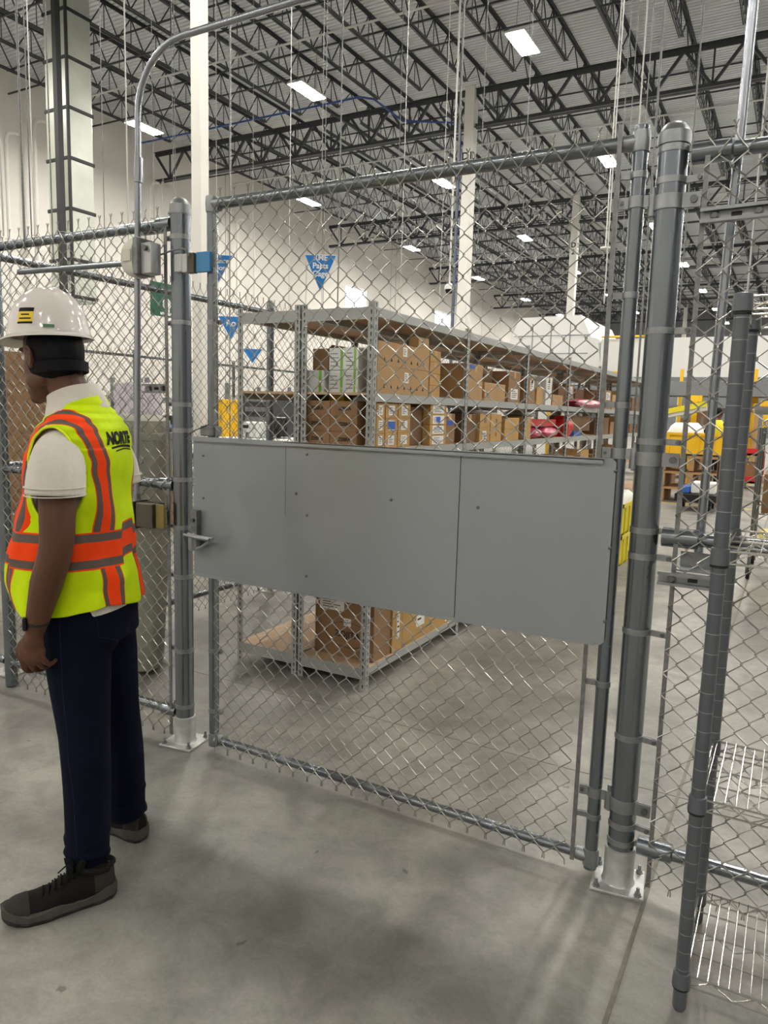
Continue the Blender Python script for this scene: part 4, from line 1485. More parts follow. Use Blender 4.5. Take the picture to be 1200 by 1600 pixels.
q.box(-9.1, -9.097, P0.y + 0.2, P0.y + 0.46, P1.z + 0.03, P1.z + 0.07)
q.box(-9.1, -9.097, P0.y + 0.3, P0.y + 0.4, P1.z + 0.07, P1.z + 0.14)
q.build('pictogram', 'white_paint', sg)
MB().tube([(-9.105, P0.y + 0.1, P0.z), (-9.105, P0.y + 0.1, 11.9)], 0.004, 4).tube([(-9.105, P0.y + W_ - 0.1, P0.z), (-9.105, P0.y + W_ - 0.1, 11.9)], 0.004, 4).build('wire', 'galv_dull', sg)

# threaded rods and cables dropping from the roof; (photo column, photo row near its foot, distance, radius, foot height)
rods = [(3, 300, 6, .008), (37, 330, 8, .012), (47, 300, 9, .008), (52, 300, 9.5, .008), (80, 300, 8.5, .008), (162, 300, 10, .006), (200, 330, 9, .009),
        (274, 300, 9, .004), (359, 310, 8, .006), (453, 300, 12, .006), (508, 260, 12, .006), (531, 290, 8.5, .009), (632, 250, 11, .006),
        (716, 250, 7.5, .012), (752, 250, 9, .006), (962, 200, 8.5, .008), (974, 200, 9, .005), (985, 200, 9.5, .005), (998, 200, 7.5, .008), (1008, 200, 10, .006),
        (1015, 330, 8, .012), (1024, 200, 11, .005), (1085, 190, 7, .008), (1193, 200, 8, .006), (693, 300, 14, .006), (819, 300, 12, .006), (620, 380, 14, .006), (1168, 450, 7, .007)]
ORDN = 'zeroth first second third fourth fifth sixth seventh eighth ninth tenth eleventh twelfth thirteenth fourteenth fifteenth sixteenth seventeenth eighteenth nineteenth twentieth 21st 22nd 23rd 24th 25th 26th 27th 28th'.split()
for i, (px, py, D, r_) in enumerate(rods):
    P = EYE + (CM @ Vector(((px - 600) / 1150, -(py - 800) / 1150, -1))) * D
    foot = 2.9 + (i % 3) * 0.3 if px < 1010 else 2.6
    if px in (531, 716, 1015, 359):
        foot = 1.2
    o = MB().tube([(P.x, P.y, foot), (P.x, P.y, 11.2)], r_, 6).build('drop_rod', 'galv_dull' if i % 3 else 'lamp_body')
    rk = sorted(r_0[0] for r_0 in rods).index(px) + 1
    tag(o, 'thin steel rod hanging from the roof, %s from the left' % ORDN[rk], 'rod', 'thin rods and cables dropping from the roof')
# ceiling-hung dome camera
P = EYE + (CM @ Vector(((702 - 600) / 1150, -(450 - 800) / 1150, -1))) * 15
dm = thing('dome_camera', 'small dome camera on a thin drop pole beside the lettered column', 'camera', P)
MB().tube([P + Vector((0, 0, 0.05)), (P.x, P.y, 11)], 0.02, 8).build('pole', 'lamp_body', dm)
MB().lathe([(0.03, 0.1), (0.09, 0.05), (0.1, 0.0), (0.1, -0.03)], P, 16).build('housing', 'white_paint', dm)
MB().lathe([(0.085, -0.03), (0.08, -0.07), (0.05, -0.11), (0.001, -0.12)], P, 16).build('dome', 'screen', dm)
P = EYE + (CM @ Vector(((946 - 600) / 1150, -(388 - 800) / 1150, -1))) * 13
dm = thing('access_point', 'small white round access point hanging on a rod near the gate stile', 'access point', P)
MB().tube([P, (P.x, P.y, 11)], 0.012, 8).build('pole', 'lamp_body', dm)
MB().lathe([(0.02, 0.03), (0.09, 0.02), (0.095, -0.01), (0.001, -0.025)], P, 16).build('housing', 'white_paint', dm)

# ------------------------------------------------------------------ white enclosure far behind, mezzanine, conveyors
YE = 27.0
en = thing('conveyor_enclosure', 'big white stepped sheet-metal enclosure under the trusses', 'enclosure', (-8, YE, 2.9))
pe = lambda px, py: (at(px, py, 'y', YE).x, at(px, py, 'y', YE).z)
q = MB()
poly = [pe(780, 585), pe(788, 555), pe(812, 497), pe(908, 492), pe(924, 527), pe(934, 529), pe(940, 590)]
q.prism(poly, YE, YE + 5)
q.build('hood', 'white_box', en)
q = MB()
for zz in (3.8, 4.45):
    q.box(poly[1][0] + (0.1 if zz < 4 else 0.35), poly[4][0] - 0.1, YE - 0.01, YE, zz, zz + 0.03)
for xx_ in (-8.9, -8.2, -7.5):
    q.box(xx_, xx_ + 0.03, YE - 0.012, YE, 3.0, 4.9)
q.build('panel_seam', 'grey_conv', en)
q = MB()
a, c = pe(940, 530), pe(1200, 590)
q.box(a[0], 4.0, YE, YE + 3, 2.95, a[1])
q.build('side_housing', 'white_box', en)
q = MB()
q.box(a[0], 4.0, YE - 0.05, YE, 2.85, 2.98)
for i in range(8):
    q.box(a[0] + i * 1.3, a[0] + 0.08 + i * 1.3, YE - 0.04, YE + 0.04, 0, 2.9)
q.build('support_frame', 'grey_conv', en)
mz = thing('conveyor_line', 'long grey conveyor on legs crossing the hall behind the aisle', 'conveyor', (-4, 20, 2))
q = MB()
q.box(-9.0, 5.0, 20.0, 20.9, 2.22, 2.42)
q.box(-9.0, 5.0, 19.95, 20.0, 2.15, 2.5)
q.box(-9.0, 5.0, 20.9, 20.95, 2.15, 2.5)
q.box(-9.0, 5.0, 22.0, 22.9, 1.75, 1.95)
q.build('bed', 'grey_conv', mz)
for i in range(8):
    MB().box(-8.9 + i * 1.9, -8.8 + i * 1.9, 20.0, 20.1, 0, 2.2).box(-8.9 + i * 1.9, -8.8 + i * 1.9, 20.8, 20.9, 0, 2.2).build('leg', 'grey_conv', mz)
q = MB()
for i in range(70):
    q.tube([(-8.9 + i * 0.2, 20.02, 2.44), (-8.9 + i * 0.2, 20.88, 2.44)], 0.03, 6)
q.build('roller', 'galv_light', mz)
gr = thing('guard_rail', 'yellow guard rail on top of the white enclosure platform', 'guard rail', (-4, 26.8, 3))
q = MB()
for zz in (4.35,):
    q.tube([(-6.3, 26.8, zz), (-4.6, 26.8, zz)], 0.035, 6)
q.box(-6.5, -4.4, 21.5, 21.6, 2.55, 2.85)
q.build('rail', 'yellow_paint', gr)
for xx_ in (-6.5, -5.5, -4.5, -2.9, -1.1, 0.5):
    MB().box(xx_, xx_ + 0.08, 21.5, 21.58, 0, 2.9).build('post', 'yellow_paint', gr)

# yellow post stands on the far floor
for (px, py, D, lb2) in ((1085, 640, 18, 'yellow steel post beside the tilted conveyor'), (1172, 640, 18.3, 'yellow steel column above the red cart'), (1196, 650, 21, 'thin yellow column at the right edge')):
    P = EYE + (CM @ Vector(((px - 600) / 1150, -(py - 800) / 1150, -1))) * D
    o = MB().box(P.x - 0.06, P.x + 0.06, P.y - 0.06, P.y + 0.06, 0, 2.15).box(P.x - 0.16, P.x + 0.16, P.y - 0.08, P.y + 0.08, 2.0, 2.15).box(P.x - 0.15, P.x + 0.15, P.y - 0.15, P.y + 0.15, 0, 0.02).build('yellow_post', 'yellow_paint')
    tag(o, lb2, 'post', 'yellow posts on the far floor')
# tilted belt conveyor with yellow side
P = EYE + (CM @ Vector(((1070 - 600) / 1150, -(645 - 800) / 1150, -1))) * 17.6
tb = thing('tilted_conveyor', 'short tilted conveyor with yellow side rail behind the hopper', 'conveyor', P)
MB().bar((P.x - 0.55, P.y, P.z - 0.12), (P.x + 0.5, P.y, P.z + 0.12), 0.5, 0.1).build('belt', 'white_box', tb)
MB().bar((P.x - 0.55, P.y - 0.28, P.z - 0.02), (P.x + 0.5, P.y - 0.28, P.z + 0.22), 0.04, 0.12).build('side_rail', 'yellow_bin', tb)
for xx_ in (-0.4, 0.4):
    MB().box(P.x + xx_ - 0.03, P.x + xx_ + 0.03, P.y - 0.03, P.y + 0.03, 0, P.z - 0.08).build('leg', 'grey_conv', tb)

# yellow hopper on a pallet stack on a black cart
YH = 13.6
hx = lambda px, py: (at(px, py, 'y', YH).x, at(px, py, 'y', YH).z)
kt = thing('platform_cart', 'low black cart on casters carrying white totes, behind the fence', 'cart', (-1.5, YH, 0))
a, c = hx(1052, 786), hx(1118, 800)
MB().box(a[0] + 0.02, c[0], YH - 0.1, YH + 0.7, 0.16, 0.3, bev=0.01).build('deck', 'black', kt)
for xx_ in (a[0] + 0.1, c[0] - 0.1):
    for yy_ in (YH, YH + 0.6):
        MB().lathe([(0.075, -0.02), (0.075, 0.02)], (xx_, yy_, 0.076), 16, axis='x').build('wheel', 'black', kt)
MB().box(a[0] + 0.05, a[0] + 0.08, YH + 0.6, YH + 0.63, 0.3, 0.95).box(c[0] - 0.08, c[0] - 0.05, YH + 0.6, YH + 0.63, 0.3, 0.95).box(a[0] + 0.05, c[0] - 0.05, YH + 0.6, YH + 0.63, 0.92, 0.95).build('handle', 'black', kt)
tag(MB().box(c[0] - 0.42, c[0] - 0.04, YH, YH + 0.4, 0.302, 0.5, bev=0.02).build('white_tote', 'white_box'), 'white tote on the low black cart', 'tote')
tag(MB().box(c[0] - 0.62, c[0] - 0.44, YH, YH + 0.4, 0.302, 0.42, bev=0.01).build('blue_tote', 'blue_tape'), 'dark blue tote on the low black cart', 'tote')
a, c = hx(1020, 760), hx(1082, 705)
for i in range(3):
    y_ = YH + 1.3
    pl = thing('pallet', 'wooden pallet, %s of the stack under the yellow hopper' % ['bottom', 'middle', 'top'][i], 'pallet', (a[0], y_, i * 0.15), 'stacked pallets under the hopper')
    q = MB()
    z_ = i * 0.3
    for j in range(3):
        q.box(a[0] - 0.1 + j * 0.5, a[0] + 0.0 + j * 0.5, y_, y_ + 1.0, z_ + 0.0, z_ + 0.24)
    q.build('block', 'wood', pl)
    q = MB()
    for j in range(5):
        q.box(a[0] - 0.1, a[0] + 1.0, y_ + j * 0.22, y_ + j * 0.22 + 0.12, z_ + 0.24, z_ + 0.28)
    q.build('deck_board', 'wood', pl)
    pl.location.z += 0
hp = thing('hopper', 'yellow steel tilting hopper with a white load, right of the thick post', 'hopper', (a[0], YH + 1.3, 0.9))
q = MB()
z_ = 0.885
x0_, x1_ = a[0] - 0.15, a[0] + 0.95
q.box(x0_, x1_, YH + 1.35, YH + 1.39, z_, z_ + 0.42)
q.box(x0_, x1_, YH + 2.2, YH + 2.24, z_, z_ + 0.42)
q.box(x0_, x0_ + 0.04, YH + 1.39, YH + 2.2, z_, z_ + 0.42)
q.box(x1_ - 0.04, x1_, YH + 1.39, YH + 2.2, z_, z_ + 0.42)
q.box(x0_, x1_, YH + 1.39, YH + 2.2, z_, z_ + 0.04)
q.box(x0_ - 0.03, x1_ + 0.03, YH + 1.32, YH + 1.36, z_ + 0.38, z_ + 0.43)
for j in range(4):
    q.box(x0_ + 0.15 + j * 0.26, x0_ + 0.18 + j * 0.26, YH + 1.32, YH + 1.35, z_, z_ + 0.38)
q.build('tub', 'yellow_paint', hp)
soft_bag(x0_ + 0.05, x0_ + 0.75, YH + 1.42, YH + 2.15, z_ + 0.05, z_ + 0.62, 'white plastic-wrapped load heaped in the yellow hopper', 'white_box', 4, 'bundle', 'wrapped_load')

# red cart
P = at(1172, 765, 'z', 0)
rc = thing('utility_cart', 'red plastic utility cart with casters near the right edge', 'cart', (P.x, P.y, 0))
q = MB()
for z0 in (0.14, 0.78):
    q.box(P.x - 0.45, P.x + 0.22, P.y, P.y + 0.9, z0, z0 + 0.05)
    q.box(P.x - 0.45, P.x + 0.22, P.y, P.y + 0.03, z0, z0 + 0.16)
    q.box(P.x - 0.45, P.x - 0.42, P.y, P.y + 0.9, z0, z0 + 0.16)
    q.box(P.x + 0.19, P.x + 0.22, P.y, P.y + 0.9, z0, z0 + 0.16)
for xx_ in (P.x - 0.45, P.x + 0.12):
    for yy_ in (P.y, P.y + 0.8):
        q.box(xx_, xx_ + 0.1, yy_, yy_ + 0.1, 0.14, 0.94)
q.build('tray_body', 'red', rc)
for xx_ in (P.x - 0.35, P.x + 0.15):
    for yy_ in (P.y + 0.1, P.y + 0.8):
        MB().lathe([(0.065, -0.02), (0.065, 0.02)], (xx_, yy_, 0.066), 14, axis='x').box(xx_ - 0.03, xx_ + 0.03, yy_ - 0.03, yy_ + 0.03, 0.1, 0.14).build('caster', 'black', rc)
carton(P.x - 0.3, P.x + 0.1, P.y + 0.15, P.y + 0.8, 0.191, 0.6, 'brown carton on the lower tray of the red cart', 'c')

# tall cardboard sheets and boxes beyond the fence
for (px, py, D, wd, h_, lb2, mt_) in ((1098, 700, 18.6, 0.5, 1.9, 'tall brown carton behind the rack post', 'c'), (1170, 660, 23.2, 0.5, 1.8, 'tall brown gaylord carton above the red cart', 'a'),
                                      (1030, 720, 17.0, 0.6, 1.0, 'brown carton on the floor just right of the thick post', 'c'), (1150, 720, 25.5, 0.7, 1.3, 'brown carton behind the red cart', 'c'),
                                      (1077, 665, 21.5, 0.5, 1.6, 'brown carton behind the yellow hopper', 'c')):
    P = EYE + (CM @ Vector(((px - 600) / 1150, -(py - 800) / 1150, -1))) * D
    carton(P.x - wd / 2, P.x + wd / 2, P.y, P.y + wd, 0.001, h_, lb2, mt_, 'big cartons on the far floor', lab=[('f', 0.3, 0.6, 0.6, 0.75)])

# wire cage cart with brown box at the right edge
P = at(1171, 905, 'z', 0.0)
wc = thing('wire_cage_cart', 'wire cart on black casters holding a brown box at the right edge', 'cart', (P.x, P.y, 0))
x0_, x1_, y0_, y1_ = P.x - 0.02, P.x + 0.62, P.y, P.y + 0.9
for (xx_, yy_) in ((x0_, y0_), (x1_, y0_), (x0_, y1_), (x1_, y1_)):
    MB().tube([(xx_, yy_, 0.14), (xx_, yy_, 1.5)], 0.016, 10).build('post', 'galv', wc)
    MB().lathe([(0.065, -0.016), (0.065, 0.016)], (xx_, yy_, 0.066), 16, axis='x').box(xx_ - 0.026, xx_ - 0.02, yy_ - 0.02, yy_ + 0.02, 0.05, 0.15).box(xx_ + 0.02, xx_ + 0.026, yy_ - 0.02, yy_ + 0.02, 0.05, 0.15).box(xx_ - 0.026, xx_ + 0.026, yy_ - 0.02, yy_ + 0.02, 0.145, 0.151).build('caster', 'black', wc)
q = MB()
for z0 in (0.3, 0.66, 1.45):
    for (A, B_) in (((x0_, y0_), (x1_, y0_)), ((x0_, y1_), (x1_, y1_)), ((x0_, y0_), (x0_, y1_)), ((x1_, y0_), (x1_, y1_))):
        q.tube([(*A, z0), (*B_, z0)], 0.006, 6)
    for i in range(16):
        x = x0_ + (x1_ - x0_) * i / 15
        q.tube([(x, y0_, z0), (x, y1_, z0)], 0.003, 4)
q.build('wire_tray', 'galv', wc)
carton(x0_ + 0.06, x1_ - 0.03, y0_ + 0.05, y1_ - 0.1, 0.664, 1.05, 'brown box on the wire cart at the right edge', 'c')
tag(MB().box(x0_ + 0.08, x1_ - 0.05, y0_ + 0.06, y1_ - 0.1, 1.052, 1.42, bev=0.06).build('green_cover', 'olive_cage'), 'olive green bag above the brown box on the wire cart', 'bag')
tag(MB().box(x0_ + 0.05, x1_ - 0.02, y0_ + 0.05, y1_ - 0.1, 0.305, 0.42, bev=0.02).build('yellow_tote', 'yellow_bin'), 'pale yellow tote low on the wire cart', 'tote')

# yellow bins by the shelving, seen between the gate and the thick post
for j in range(2):
    z0 = 0.002 + j * 0.335
    yb_ = thing('yellow_bin', 'yellow plastic bin beside the shelving, %s of two stacked' % ['lower', 'upper'][j], 'bin', (-1.6, 7.9, z0), 'stacked yellow bins')
    q = MB()
    x0_, x1_, y0_, y1_ = -1.9, -1.5, 7.85, 9.3
    for (sc, za_, zc_) in ((0.02, z0, z0 + 0.29), (0.0, z0 + 0.29, z0 + 0.33)):
        q.box(x0_ + sc, x1_ - sc, y0_ + sc, y0_ + sc + 0.012, za_, zc_)
        q.box(x0_ + sc, x1_ - sc, y1_ - sc - 0.012, y1_ - sc, za_, zc_)
        q.box(x0_ + sc, x0_ + sc + 0.012, y0_ + sc, y1_ - sc, za_, zc_)
        q.box(x1_ - sc - 0.012, x1_ - sc, y0_ + sc, y1_ - sc, za_, zc_)
    q.box(x0_ + 0.02, x1_ - 0.02, y0_ + 0.02, y1_ - 0.02, z0, z0 + 0.01)
    for i in range(6):
        q.box(x1_ - 0.02, x1_ - 0.006, y0_ + 0.15 + i * 0.22, y0_ + 0.18 + i * 0.22, z0, z0 + 0.29)
    q.build('tub', 'yellow_bin', yb_)
soft_bag(-1.83, -1.57, 8.0, 9.1, 0.36, 0.74, 'white plastic bags filling the upper yellow bin', 'white_box', 9, 'bag', 'plastic_bag')

def at_d(px, py, D):
    return EYE + (CM @ Vector(((px - 600) / 1150, -(py - 800) / 1150, -1))) * D


# ------------------------------------------------------------------ things beyond the left fences
# large rounded grey bin behind the standing person
gb = thing('tilt_bin', 'tall rounded olive-grey bin right behind the standing person, beyond the fence', 'bin', (-3.42, 3.0, 0))
rings = []
for (z, hw_, hd_) in ((0.015, 0.20, 0.16), (0.03, 0.22, 0.18), (0.5, 0.245, 0.2), (1.0, 0.275, 0.22), (1.38, 0.285, 0.23), (1.47, 0.27, 0.215), (1.5, 0.22, 0.17), (1.503, 0.1, 0.08)):
    ring = []
    for k in range(36):
        th = 2 * PI * k / 36
        c_, s_ = math.cos(th), math.sin(th)
        e = 0.45
        a_, b_ = hw_ * math.copysign(abs(c_) ** e, c_), hd_ * math.copysign(abs(s_) ** e, s_)
        ra = math.radians(35)
        ring.append((-3.40 + a_ * math.cos(ra) - b_ * math.sin(ra), 2.97 + a_ * math.sin(ra) + b_ * math.cos(ra), z))
    rings.append(ring)
MB().loft(rings).build('tub', 'bin_grey', gb)
q = MB()
rings2 = []
for z, k_ in ((1.36, 1.0), (1.365, 1.02), (1.40, 1.02), (1.405, 1.0)):
    rings2.append([(-3.40 + (p_[0] + 3.40) * k_, 2.97 + (p_[1] - 2.97) * k_, z) for p_ in rings[4]])
q.loft(rings2, caps=False)
q.build('rim', 'bin_grey', gb)

def at_d(px, py, D):
    return EYE + (CM @ Vector(((px - 600) / 1150, -(py - 800) / 1150, -1))) * D


def slab(name, px0, px1, py0, py1, D, dep, m, label, cat, bev=0.0, zmin=None, group=None):
    A, B_ = at_d(px0, py1, D), at_d(px1, py0, D)
    x0, x1 = sorted((A.x, B_.x))
    y = min(A.y, B_.y)
    z0 = A.z if zmin is None else zmin
    o = MB().box(x0, x1, y, y + dep, z0, B_.z, bev=bev).build(name, m)
    return tag(o, label, cat, group)


GP = at_d(12, 650, 6.6)
carton(GP.x - 0.45, GP.x + 0.25, GP.y - 0.3, GP.y + 0.5, 0.001, 1.98, 'large brown gaylord carton at the left edge beyond the fences', 'card3')
slab('lilac_cabinet', 178, 262, 600, 700, 14, 0.5, 'lilac', 'pale lilac metal cabinet beyond the far fence, right of the person', 'cabinet', 0.02, 0.0)
for (pa, pb, lb2, m_) in ((188, 222, 'dull blue tote on a low table, left of a brighter blue one', 'blue_tote'), (234, 262, 'bright blue tote on a low table behind the left gate post', 'blue_tape')):
    slab('storage_tote', pa, pb, 664, 694, 11, 0.4, m_, lb2, 'tote', 0.01)
tbz = at_d(225, 694, 11).z
t = thing('work_table', 'low work table with blue totes on it, beyond the side fence', 'table', at_d(225, 700, 11))
A, B_ = at_d(180, 694, 11), at_d(270, 694, 11)
MB().box(A.x - 0.2, B_.x + 0.3, A.y - 0.1, B_.y + 0.6, tbz - 0.05, tbz - 0.01).build('table_top', 'white_box', t)
for xx_ in (A.x - 0.1, B_.x + 0.2):
    for yy_ in (A.y, B_.y + 0.5):
        MB().box(xx_ - 0.02, xx_ + 0.02, yy_ - 0.02, yy_ + 0.02, 0, tbz - 0.05).build('leg', 'black', t)
slab('machine_box', 200, 232, 720, 745, 10.5, 0.5, 'screen', 'black equipment case under the blue totes', 'case', 0.01, 0.0)
slab('brown_crate', 236, 268, 735, 760, 9.5, 0.5, 'wood', 'brown wooden crate behind the left gate post', 'crate', 0.0, 0.0)
slab('yellow_cabinet', 337, 355, 624, 652, 12, 0.4, 'yellow_paint', 'yellow cabinet behind the left shelf post', 'cabinet', 0.01, 0.0)
# darker equipment filling the view through the empty bay
eq = thing('equipment_cabinet', 'dark grey louvred equipment cabinet behind the printer bench', 'cabinet', at_d(410, 690, 13.0))
A, B_ = at_d(378, 690, 13.0), at_d(450, 622, 13.0)
MB().box(A.x, B_.x, A.y, A.y + 0.7, 0, B_.z, bev=0.02).build('case', 'joist', eq)
q = MB()
for i in range(9):
    q.box(A.x + 0.08, B_.x - 0.08, A.y - 0.012, A.y - 0.001, 0.3 + i * 0.17, 0.38 + i * 0.17)
q.build('louvre', 'grey_conv', eq)
slab('dark_machine', 186, 232, 700, 735, 13, 0.6, 'joist', 'dark machine base below the lilac cabinet', 'machine', 0.02, 0.0)
# white desk machine and black monitor seen through the empty shelf
Pm = at_d(392, 672, 9.0)
t = thing('label_printer', 'white desktop printer on a bench, seen through the empty shelf bay', 'printer', Pm)
MB().box(Pm.x - 0.2, Pm.x + 0.06, Pm.y, Pm.y + 0.3, Pm.z - 0.1, Pm.z + 0.1, bev=0.02).build('case', 'white_box', t)
MB().box(Pm.x - 0.16, Pm.x - 0.04, Pm.y - 0.004, Pm.y, Pm.z + 0.02, Pm.z + 0.06).box(Pm.x - 0.08, Pm.x - 0.04, Pm.y - 0.004, Pm.y, Pm.z - 0.09, Pm.z - 0.03).build('slot', 'black', t)
Pm2 = at_d(432, 668, 9.2)
t = thing('monitor', 'black monitor seen from behind beside the white printer', 'monitor', Pm2)
MB().box(Pm2.x - 0.17, Pm2.x + 0.14, Pm2.y, Pm2.y + 0.04, max(Pm2.z - 0.13, Pm.z - 0.08), Pm2.z + 0.13, bev=0.01).build('screen', 'screen', t)
BT = Pm.z - 0.102
MB().box(Pm2.x - 0.03, Pm2.x + 0.03, Pm2.y + 0.04, Pm2.y + 0.06, BT + 0.012, Pm2.z).box(Pm2.x - 0.1, Pm2.x + 0.1, Pm2.y - 0.03, Pm2.y + 0.12, BT + 0.001, BT + 0.013).build('stand', 'black', t)
t = thing('workbench', 'light workbench carrying the printer and monitor', 'bench', (Pm.x, Pm.y, 0))
zt_ = min(Pm.z - 0.1, Pm2.z - 0.21)
zt_ = Pm.z - 0.102
MB().box(Pm.x - 0.5, Pm.x + 1.4, Pm.y - 0.15, Pm.y + 0.8, zt_ - 0.04, zt_).build('bench_top', 'white_box', t)
for xx_ in (Pm.x - 0.45, Pm.x + 1.35):
    for yy_ in (Pm.y - 0.1, Pm.y + 0.75):
        MB().box(xx_ - 0.025, xx_ + 0.025, yy_ - 0.025, yy_ + 0.025, 0, zt_ - 0.04).build('leg', 'shelf_steel', t)
# pallet racking with mixed goods along the wall
pr_ = thing('pallet_rack', 'low grey storage rack with mixed goods beyond the far fence', 'rack', (-12, 9, 0))
q = MB()
for i in range(6):
    for xx_ in (-12.6, -11.6):
        q.box(xx_, xx_ + 0.07, 6 + i * 2.4, 6.07 + i * 2.4, 0, 2.1)
q.build('upright', 'grey_conv', pr_)
q = MB()
for z_ in (0.5, 1.1, 1.7):
    for xx_ in (-12.6, -11.55):
        q.box(xx_, xx_ + 0.04, 6, 18, z_ - 0.1, z_)
    q.box(-12.6, -11.5, 6, 18, z_, z_ + 0.015)
q.build('shelf_deck', 'shelf_steel', pr_)
rng = random.Random(11)
colr = ['card', 'card3', 'blue_tote', 'white_box', 'black', 'card2', 'grey_conv', 'lilac', 'black', 'white_box']
kk = 0
NUM = 'zeroth first second third fourth fifth sixth seventh eighth ninth tenth eleventh twelfth thirteenth fourteenth fifteenth sixteenth seventeenth eighteenth nineteenth twentieth 21st 22nd 23rd 24th 25th 26th 27th 28th 29th 30th'.split()
for z_ in (0.516, 1.116):
    y = 6.3
    kk = 0
    while y < 17.5:
        wd = rng.uniform(0.3, 0.7)
        m_ = colr[rng.randrange(10)]
        o = MB().box(-12.4, -11.65, y, y + wd, z_, z_ + rng.uniform(0.2, 0.42), bev=0.01).build('stored_box', m_)
        kk += 1
        tag(o, '%s box, %s along the %s shelf of the far low rack' % ({'card': 'light brown', 'card3': 'dark brown', 'card2': 'golden', 'blue_tote': 'dull blue', 'white_box': 'white', 'black': 'black', 'grey_conv': 'grey', 'lilac': 'lilac'}[m_],
            NUM[kk], 'lower' if z_ < 1 else 'upper'), 'box', 'mixed boxes on the low rack')
        y += wd + rng.uniform(0.05, 0.3)
# three white bollard rails low behind the side fence
for z_, lb2 in ((1.05, 'upper'), (0.6, 'lower')):
    tag(MB().tube([(-8.0, 4, z_), (-8.0, 9.45, z_)], 0.035, 8).build('barrier_rail', 'white_paint'), lb2 + ' white horizontal barrier pipe beyond the side fence', 'rail', 'white barrier pipes')
for i in range(3):
    tag(MB().tube([(-8.0, 4.2 + i * 2.6, 0), (-8.0, 4.2 + i * 2.6, 1.1)], 0.03, 8).build('barrier_post', 'yellow_paint'), 'short yellow barrier post beyond the side fence, %s in line' % ['first', 'second', 'third', 'fourth', 'fifth', 'sixth'][i], 'post', 'barrier posts')
# green tall marker just behind left post
P = at(330, 620, 'x', -4.6)
tag(MB().box(-4.62, -4.59, P.y, P.y + 0.03, 0, 2.0).build('marker_strip', 'yellow_bin'), 'thin yellow upright strip just right of the left gate post', 'marker')
# ------------------------------------------------------------------ people
M['skin'] = mat('brown_skin', (92, 60, 44), 0.5, var=0.05, scale=12, bump=0.05, bscale=120)
M['denim'] = mat('dark_denim', (7, 12, 30), 0.9, var=0.18, scale=9, bump=0.25, bscale=14)
M['denim_seam'] = mat('denim_seam', (30, 40, 64), 0.8)
M['polo'] = mat('white_polo_cotton', (214, 208, 198), 0.85, bump=0.9, bscale=9)
M['hair'] = mat('black_hair', (16, 16, 20), 0.6)
M['helmet'] = mat('white_helmet_shell', (228, 222, 218), 0.16, coat=0.6)
M['helmet_tag'] = mat('green_helmet_tag', (70, 120, 90), 0.5)
M['sticker'] = mat('yellow_sticker', (240, 205, 30), 0.5)
M['shoe'] = mat('charcoal_shoe', (24, 23, 22), 0.75, var=0.12, scale=30)
M['shoe_panel'] = mat('shoe_overlay', (52, 50, 47), 0.7)
M['sole'] = mat('grey_shoe_sole', (80, 78, 72), 0.7, var=0.1, scale=20)
M['sole_dark'] = mat('dark_outsole', (34, 33, 32), 0.75)
M['lace'] = mat('black_lace', (14, 14, 14), 0.8)
for k_ in ('denim', 'denim_seam', 'polo', 'shoe', 'shoe_panel', 'sole', 'lace', 'hair', 'skin'):
    M[k_].node_tree.nodes['Principled BSDF'].inputs['Specular IOR Level'].default_value = 0.15 if k_ != 'skin' else 0.35


def vest_material():
    m = bpy.data.materials.new('hi_vis_vest')
    m.use_nodes = True
    nt = m.node_tree
    b = nt.nodes['Principled BSDF']
    b.inputs['Roughness'].default_value = 0.75
    L = nt.links.new

    def attr(n):
        a = nt.nodes.new('ShaderNodeAttribute')
        a.attribute_name = n
        return a.outputs['Fac']

    def mth(op, a, c):
        x = nt.nodes.new('ShaderNodeMath')
        x.operation = op
        for i, v in enumerate((a, c)):
            if isinstance(v, (int, float)):
                x.inputs[i].default_value = v
            else:
                L(v, x.inputs[i])
        return x.outputs[0]

    def mix(f, a, c):
        x = nt.nodes.new('ShaderNodeMix')
        x.data_type = 'RGBA'
        L(f, x.inputs[0])
        for i, v in ((6, a), (7, c)):
            if isinstance(v, tuple):
                x.inputs[i].default_value = (*v, 1)
            else:
                L(v, x.inputs[i])
        return x.outputs[2]
    yel, org, gry, red = lin((206, 236, 6)), lin((255, 74, 18)), lin((104, 92, 86)), lin((255, 84, 30))
    col = yel
    for an in ('strap', 'waist'):
        a = mth('ABSOLUTE', attr(an), 0)
        inb = mth('LESS_THAN', a, 0.058)
        col = mix(inb, col, org)
        g = mth('MULTIPLY', mth('LESS_THAN', a, 0.053), mth('GREATER_THAN', a, 0.027))
        col = mix(g, col, gry)
    L(col, b.inputs['Base Color'])
    n = nt.nodes.new('ShaderNodeTexNoise')
    n.inputs['Scale'].default_value = 9
    co = nt.nodes.new('ShaderNodeTexCoord')
    L(co.outputs['Object'], n.inputs[0])
    bp = nt.nodes.new('ShaderNodeBump')
    bp.inputs['Strength'].default_value = 0.9
    bp.inputs['Distance'].default_value = 0.02
    L(n.outputs[0], bp.inputs['Height'])
    L(bp.outputs[0], b.inputs['Normal'])
    return m


M['vest'] = vest_material()
M['vest'].node_tree.nodes['Principled BSDF'].inputs['Specular IOR Level'].default_value = 0.2


def interp(rows, z):
    if z <= rows[0][0]:
        return rows[0][1:]
    for a, c in zip(rows, rows[1:]):
        if z <= c[0]:
            t = (z - a[0]) / (c[0] - a[0])
            t = t * t * (3 - 2 * t)
            return tuple(p + (q - p) * t for p, q in zip(a[1:], c[1:]))
    return rows[-1][1:]


